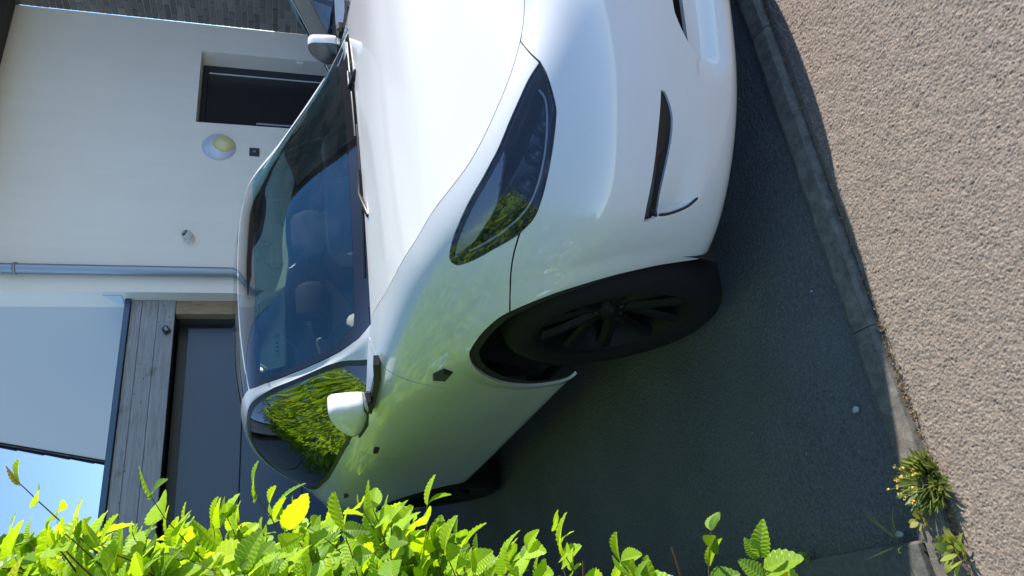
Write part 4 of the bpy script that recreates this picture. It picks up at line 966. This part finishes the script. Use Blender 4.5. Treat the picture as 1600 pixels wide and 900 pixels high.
# ================================================================ hedge of serrated, pleated leaves on shoots
def mk_leaf_mat(name,base,trans):
    m,t,b=material(name); out=t.nodes['Material Output']
    uvn=N(t,'UVMap'); sp=N(t,'SeparateXYZ'); t.links.new(uvn.outputs[0],sp.inputs[0])
    # veins: rise from the midrib at an angle
    ab=N(t,'Math',operation='ABSOLUTE'); t.links.new(sp.outputs[0],ab.inputs[0])
    m1=N(t,'Math',operation='MULTIPLY'); m1.inputs[1].default_value=.55; t.links.new(ab.outputs[0],m1.inputs[0])
    sb=N(t,'Math',operation='SUBTRACT'); t.links.new(sp.outputs[1],sb.inputs[0]); t.links.new(m1.outputs[0],sb.inputs[1])
    ml=N(t,'Math',operation='MULTIPLY'); ml.inputs[1].default_value=10.0; t.links.new(sb.outputs[0],ml.inputs[0])
    fr=N(t,'Math',operation='FRACT'); t.links.new(ml.outputs[0],fr.inputs[0])
    pg=N(t,'Math',operation='PINGPONG'); pg.inputs[1].default_value=.5; t.links.new(fr.outputs[0],pg.inputs[0])
    vein=ramp(t,pg.outputs[0],[(.0,(1,1,1)),(.12,(0,0,0))]); mid=ramp(t,ab.outputs[0],[(.0,(1,1,1)),(.05,(0,0,0))])
    vv=N(t,'Math',operation='MAXIMUM'); t.links.new(vein.outputs[0],vv.inputs[0]); t.links.new(mid.outputs[0],vv.inputs[1])
    geo=N(t,'NewGeometry'); oi=N(t,'ObjectInfo'); at=N(t,'Attribute'); at.attribute_name='tone'
    ad=N(t,'Math',operation='ADD'); t.links.new(at.outputs['Fac'],ad.inputs[0]); t.links.new(oi.outputs['Random'],ad.inputs[1])
    fc=N(t,'Math',operation='FRACT'); t.links.new(ad.outputs[0],fc.inputs[0])
    tone=ramp(t,fc.outputs[0],[(0,(base[0]*.25,base[1]*.36,base[2]*.8)),(.22,(base[0]*.5,base[1]*.62,base[2])),(.45,(base[0]*.85,base[1]*.9,base[2])),(.7,base),(.95,(base[0]*1.2,base[1]*1.12,base[2])),(1,(base[0]*1.6,base[1]*1.05,base[2]))])
    col=mixc(t,vv.outputs[0],tone.outputs[0],mixc(t,.35,tone.outputs[0],(.35,.38,.14)))
    t.links.new(col,b.inputs['Base Color']); b.inputs['Roughness'].default_value=.42; b.inputs['Specular IOR Level'].default_value=.28
    bump(t,b,pg.outputs[0],.35,.005)
    tl=N(t,'BsdfTranslucent'); tcol=mixc(t,1,col,trans,'MULTIPLY'); t.links.new(tcol,tl.inputs[0])
    mx=N(t,'MixShader'); mx.inputs[0].default_value=.5; t.links.new(b.outputs[0],mx.inputs[1]); t.links.new(tl.outputs[0],mx.inputs[2]); t.links.new(mx.outputs[0],out.inputs[0])
    return m
M['leaf']=mk_leaf_mat('hornbeam_leaf',(.262,.425,.018),(1.9,1.75,.5))
M['newleaf']=mk_leaf_mat('young_leaf',(.30,.27,.05),(1.8,1.5,.8))
M['bark']=plain('twig_bark',(.10,.055,.035),.8)
def leaf_geo(seed,droop=.25,curl=.10,teeth=8):
    """unit length leaf along +y, width along x, faces +z; returns V,F,UV"""
    rg=np.random.default_rng(seed); V=[];UV=[];F=[]
    n=teeth*2; mids=[]
    wk=.26+.10*rg.random()
    def wid(t): return wk*(math.sin(math.pi*min(1,t*.93+.045)**.80))**.85
    fold=.16+.12*rg.random(); bend=droop*(.6+.8*rg.random()); tw=(rg.random()-.5)*.5
    def shape(x,t,dz=0):
        z=abs(x)*fold*1.4-bend*t*t*.9+dz-.25*curl*abs(x)**2*8
        a=tw*t; return (x*math.cos(a)-z*.3*math.sin(a),t*(1-.10*bend*t),z+x*math.sin(a)*.8)
    for k in range(teeth+1):
        t=k/teeth; mids.append(len(V)); V.append(shape(0,t)); UV.append((0,t))
    for sgn in (1,-1):
        edge=[]
        for k in range(n+1):
            t=k/n; w=wid(t)
            if k in (0,n): w=.004
            tooth=(k%2==1); te=min(1,t+(.026 if tooth else -.004)); ww=w*(1.06 if tooth else .955)
            edge.append(len(V)); V.append(shape(sgn*ww,te,(.006 if tooth else -.008))); UV.append((sgn*ww,te))
        for k in range(teeth):
            a,b=mids[k],mids[k+1]; e0,e1,e2=edge[2*k],edge[2*k+1],edge[2*k+2]
            tri=[(a,e0,e1),(a,e1,b),(b,e1,e2)]
            for q in tri: F.append(q if sgn>0 else q[::-1])
    return np.array(V),F,np.array(UV)
def leaf_mesh(name,geo,m):
    V,F,UV=geo; me=mesh_np(name,V,F,m,False); ul=me.uv_layers.new(name='UVMap')
    for lp in me.loops: ul.data[lp.index].uv=UV[lp.vertex_index]
    return me
LG=[leaf_geo(s,.12+.12*(s%4),teeth=7+s%3) for s in range(12)]; LM=[leaf_mesh('leaf',q,M['leaf']) for q in LG]; LMN=[leaf_mesh('young_leaf',q,M['newleaf']) for q in LG[:2]]
def basis(dr,up):
    y=dr.normalized(); z=(up-y*up.dot(y)); z=z.normalized() if z.length>1e-4 else y.orthogonal().normalized(); x=y.cross(z)
    return Matrix(((x.x,y.x,z.x),(x.y,y.y,z.y),(x.z,y.z,z.z)))
leaves=[]; twigs=[]
rnd=random.Random(11)
FACE=-1.47; XEND=.60
def shoot(base,dr,length,n,scale,tip=True,out=Vector((0,.5,.8))):
    """a twig with alternate drooping leaves"""
    p=Vector(base); d_=dr.normalized(); pts=[p.copy()]; seg=length/n; side=1
    lat=d_.cross(Vector((0,0,1))); lat=lat.normalized() if lat.length>.1 else Vector((1,0,0))
    roll=rnd.uniform(-.7,.7); lat=(lat*math.cos(roll)+lat.cross(d_)*math.sin(roll))
    for k in range(n):
        d_=(d_+Vector((rnd.gauss(0,.10),rnd.gauss(0,.10),rnd.gauss(.02,.08)))).normalized(); p=p+d_*seg; pts.append(p.copy())
        side=-side; s=scale*(rnd.uniform(.6,1.15))*(1-.35*(k/n)**3)
        ld=(d_*rnd.uniform(.45,.85)+lat*side*rnd.uniform(.6,1.0)+Vector((0,0,-rnd.uniform(.05,.55)))).normalized()
        up=(out+Vector((rnd.gauss(0,.4),rnd.gauss(0,.4),rnd.gauss(0,.3)))).normalized()
        leaves.append((p.copy(),ld,up,s,False))
    if tip:
        young=rnd.random()<.35
        leaves.append((p.copy(),(d_+Vector((0,0,-.1))).normalized(),lat.cross(d_) if rnd.random()<.5 else Vector((0,0,1)),scale*(.45 if young else rnd.uniform(.6,.95)),young))
    twigs.append((pts,.0022))
def yface(z): return float(np.interp(z,[0,.3,.8,1.1,1.8,2.3],[-1.90,-1.80,-1.60,-1.485,-1.42,-1.44]))
def xend(z): return XEND*min(1,max(0,(z-.05)/.55))**.6-.02
# near end of the hedge, facing the road
for k in range(900):
    z=rnd.uniform(.28,2.25); y=rnd.uniform(-2.35,yface(z)-.02)
    x=xend(z)-rnd.uniform(.02,.30)
    dr=Vector((rnd.uniform(.15,1),rnd.uniform(-.2,.8),rnd.uniform(.05,.9)))
    shoot((x,y-.12,z),dr,rnd.uniform(.12,.26),rnd.randint(4,7),rnd.uniform(.055,.098),out=Vector((.45,.45,.7)))
# long flank towards the car
def ztop(x): return 2.2+.65*min(1,max(0,(.2-x)/1.2))
for k in range(2900):
    x=rnd.uniform(-4.9,.45); z=rnd.uniform(.04,ztop(x)); y=yface(z)-rnd.uniform(.12,.32)+.10*min(1,max(0,(-.1-x)/.5))
    if x>xend(z)-.05: continue
    dr=Vector((rnd.uniform(-.4,.6),rnd.uniform(.4,1),rnd.uniform(.0,.8)))
    shoot((x,y,z),dr,rnd.uniform(.10,.20),rnd.randint(3,6),rnd.uniform(.080,.108),out=Vector((0,.85,.5)))
# crown
for k in range(380):
    x=rnd.uniform(-4.9,.55); y=rnd.uniform(-2.4,FACE-.05); z=ztop(x)+rnd.uniform(-.08,.05)
    shoot((x,y,z-.1),Vector((rnd.gauss(.1,.35),rnd.gauss(.1,.35),1)),rnd.uniform(.12,.30),rnd.randint(3,7),rnd.uniform(.08,.11))
# a few marked shoots that stand out of the outline
for b_,d_,l,n in (((.35,-1.82,.56),(.4,.9,.25),.24,6),((.33,-1.79,.74),(.2,1,.35),.24,6),((.30,-1.70,.98),(.1,1,.3),.26,6),((.32,-1.80,.42),(.6,.8,.1),.22,5),((.42,-1.58,1.62),(.3,.6,.75),.30,7),((.40,-1.60,1.75),(.3,.7,.6),.30,6),((.36,-1.80,.28),(.6,.5,.4),.20,5),((.30,-1.83,.18),(.7,.5,.35),.18,5),((.45,-1.62,1.45),(.2,.8,.5),.26,6)):
    shoot(b_,Vector(d_),l,n,.095)
hedge=empty('hornbeam_hedge',(-2.2,-1.95,0)); tag(hedge,'bright green leafy hornbeam hedge along the driveway, close to the white car','hedge')
HI=Matrix.Translation((2.2,1.95,0))
# rank by apparent size and visibility in the picture
def on_screen(p):
    v=p-CAM_POS; dpt=v.dot(fw)
    if dpt<.1: return None
    X=450+1196.86*v.dot(rt)/dpt; Y=800+1196.86*v.dot(dn)/dpt
    return (X,Y,dpt) if -40<X<940 and -40<Y<1640 else None
rank=[]
for k,(p,ld,up,s,young) in enumerate(leaves):
    q=on_screen(p+ld*s*.5)
    if q: rank.append((s/q[2]+ .00012*q[0],k))
rank.sort(reverse=True); near=set(k for _,k in rank[:300])
BV=[];BF=[];BUV=[];BT=[]; nb=0
for k,(p,ld,up,s,young) in enumerate(leaves):
    Bm=basis(ld,up)
    if k in near:
        me=LMN[k%2] if young else LM[k%12]
        o=bpy.data.objects.new('young_leaf' if young else 'leaf',me); COL.objects.link(o); o.parent=hedge
        o.matrix_local=HI@(Matrix.Translation(p)@Bm.to_4x4()@Matrix.Scale(s,4))
    else:
        V,F,UV=LG[k%12]; A=np.array(Bm); X=(V*s)@A.T+np.array(p)+np.array((2.2,1.95,0))
        BV.append(X); BF+= [tuple(i+nb for i in f) for f in F]; BUV.append(UV); BT.append(np.full(len(V),rnd.random())); nb+=len(V)
me=mesh_np('foliage',np.concatenate(BV),BF,M['leaf'],False); ul=me.uv_layers.new(name='UVMap'); UVA=np.concatenate(BUV)
li=np.zeros(len(me.loops),int); me.loops.foreach_get('vertex_index',li); ul.data.foreach_set('uv',UVA[li].ravel())
at=me.attributes.new('tone','FLOAT','POINT'); at.data.foreach_set('value',np.concatenate(BT))
fo=obj('foliage',me,hedge); tag(fo,kind='stuff')
mb=MB()
for pts,r in twigs: mb.tube([tuple(p+Vector((2.2,1.95,0))) for p in pts],[r*(1-.6*i/len(pts)) for i in range(len(pts))],4,False)
tag(mb.build('twigs',M['bark'],hedge,recalc=False),kind='stuff')
# stems and main branches inside
for k in range(22):
    x=-4.9+k*.24+rnd.uniform(-.05,.05); y=-1.95+rnd.uniform(-.08,.08); mb=MB()
    top=Vector((x+rnd.uniform(-.1,.1),y+rnd.uniform(-.1,.1),ztop(x)-.1)); mb.tube([(x+2.2,y+1.95,0),((x+top.x)/2+.03+2.2,y+1.95,1.0),(top.x+2.2,top.y+1.95,top.z)],[.022,.017,.006],7)
    for q in range(14):
        z=rnd.uniform(.15,ztop(x)-.25); e=Vector((x+rnd.uniform(-.25,.25),rnd.choice((FACE-.15,-2.3,-1.7)),z+rnd.uniform(.1,.3))); mb.tube([(x+2.2,y+1.95,z),((x+e.x)/2+2.2,(y+e.y)/2+1.95,(z+e.z)/2+.04),(e.x+2.2,e.y+1.95,e.z)],[.008,.005,.003],5,False)
    mb.build('stem',M['bark'],hedge,recalc=False)
# inner dark mass so daylight does not pour through the middle of the hedge
# ================================================================ weeds, blades and pebbles
M['weed']=mk_leaf_mat('weed_leaf',(.22,.28,.04),(1.8,1.7,.8)); M['flower']=plain('yellow_flower',(.45,.33,.06),.7)
def blade(mb,p,d_,l,w,bend,up=Vector((0,0,1))):
    p=Vector(p); d_=Vector(d_).normalized(); s=d_.cross(up); s=s.normalized() if s.length>.05 else Vector((1,0,0)); V=[];F=[]; n=5
    for k in range(n+1):
        t=k/n; c=p+d_*l*t+Vector((0,0,-1))*bend*l*t*t+d_*0; ww=w*math.sin(math.pi*min(1,.12+.88*t))**.8 if k<n else 0.0004
        V+= [c-s*ww,c+s*ww]
    for k in range(n): F.append((2*k,2*k+1,2*k+3,2*k+2))
    mb.add(V,F,True)
def weed(loc,name,label,n,rad,h,stems=0,seed=1,wd=.004):
    rg=random.Random(seed); root=empty(name,loc); tag(root,label,'weed')
    mb=MB()
    for k in range(n):
        a=rg.uniform(0,2*math.pi); q=rg.random()**.5*rad; tilt=rg.uniform(.25,1.2)
        blade(mb,(q*math.cos(a)*.7,q*math.sin(a)*.7,0),(math.cos(a)*tilt,math.sin(a)*tilt,1),h*rg.uniform(.45,1.1),wd*rg.uniform(.6,1.4),rg.uniform(.1,.5))
    tag(mb.build('leaves',M['weed'],root,recalc=False),kind='stuff')
    for k in range(stems):
        a=rg.uniform(0,2*math.pi); l=h*rg.uniform(.8,1.5); t=rg.uniform(.1,.7); mb=MB(); e=Vector((math.cos(a)*t*l,math.sin(a)*t*l,l))
        mb.tube([(0.3*rad*math.cos(a),.3*rad*math.sin(a),0),tuple(e*.5+Vector((0,0,.01))),tuple(e)],[.0011,.001,.0009],5); s=mb.build('stem',M['weed'],root,recalc=False)
        mb=MB(); c=e
        for q in range(7):
            d_=Vector((rg.gauss(0,1),rg.gauss(0,1),rg.gauss(.4,1))).normalized(); blade(mb,c,d_,.006,.0022,.1)
        mb.build('flower_head',M['flower'],s,recalc=False)
    return root
weed((.655,-1.585,-.004),'weed','tuft of green weed with small yellow flower heads on the kerb joint',520,.062,.055,16,3,.0034)
weed((.665,-1.735,-.004),'weed','low broad-leaved weed on the kerb at the bottom edge',26,.03,.050,0,5,.0085)
weed((.16,-1.685,0.0),'weed','tiny three-leaved seedling in the shade by the bed edging',5,.012,.045,0,9,.013)
weed((.51,-1.70,0.0),'grass_tuft','thin grass blades growing at the kerb corner',6,.02,.12,0,13,.0022)
weed((.60,-1.66,.008),'weed','small dark green plant under the yellow-flowered weed',9,.02,.04,0,21,.009)
M['pebble']=plain('pebble_stone',(.33,.33,.34),.7)
def pebble(loc,s,label,seed):
    rg=np.random.default_rng(seed); mb=MB(); V=[];F=[]; nu,nv=10,6
    for i in range(nv+1):
        a=math.pi*i/nv
        for j in range(nu):
            b_=2*math.pi*j/nu; k=1+.15*math.sin(2*b_+seed)+.08*rg.normal(); V.append((s*k*math.sin(a)*math.cos(b_),s*.8*k*math.sin(a)*math.sin(b_),s*.6*math.cos(a)))
    for i in range(nv):
        for j in range(nu): F.append((i*nu+j,i*nu+(j+1)%nu,(i+1)*nu+(j+1)%nu,(i+1)*nu+j))
    mb.add(V,F,True); o=mb.build('pebble',M['pebble']); o.location=loc; tag(o,label,'pebble',group='loose pebbles on the driveway'); return o
for loc,s_,lb,sd in (((.513,-1.379,.002),.011,'grey pebble on the shaded driveway near the kerb',1),((.523,-1.680,.004),.010,'pale pebble in the corner of kerb and bed edging',2),((.494,-1.047,.0),.004,'tiny pale pebble on the driveway in front of the wheel',3)): pebble(loc,s_,lb,sd)
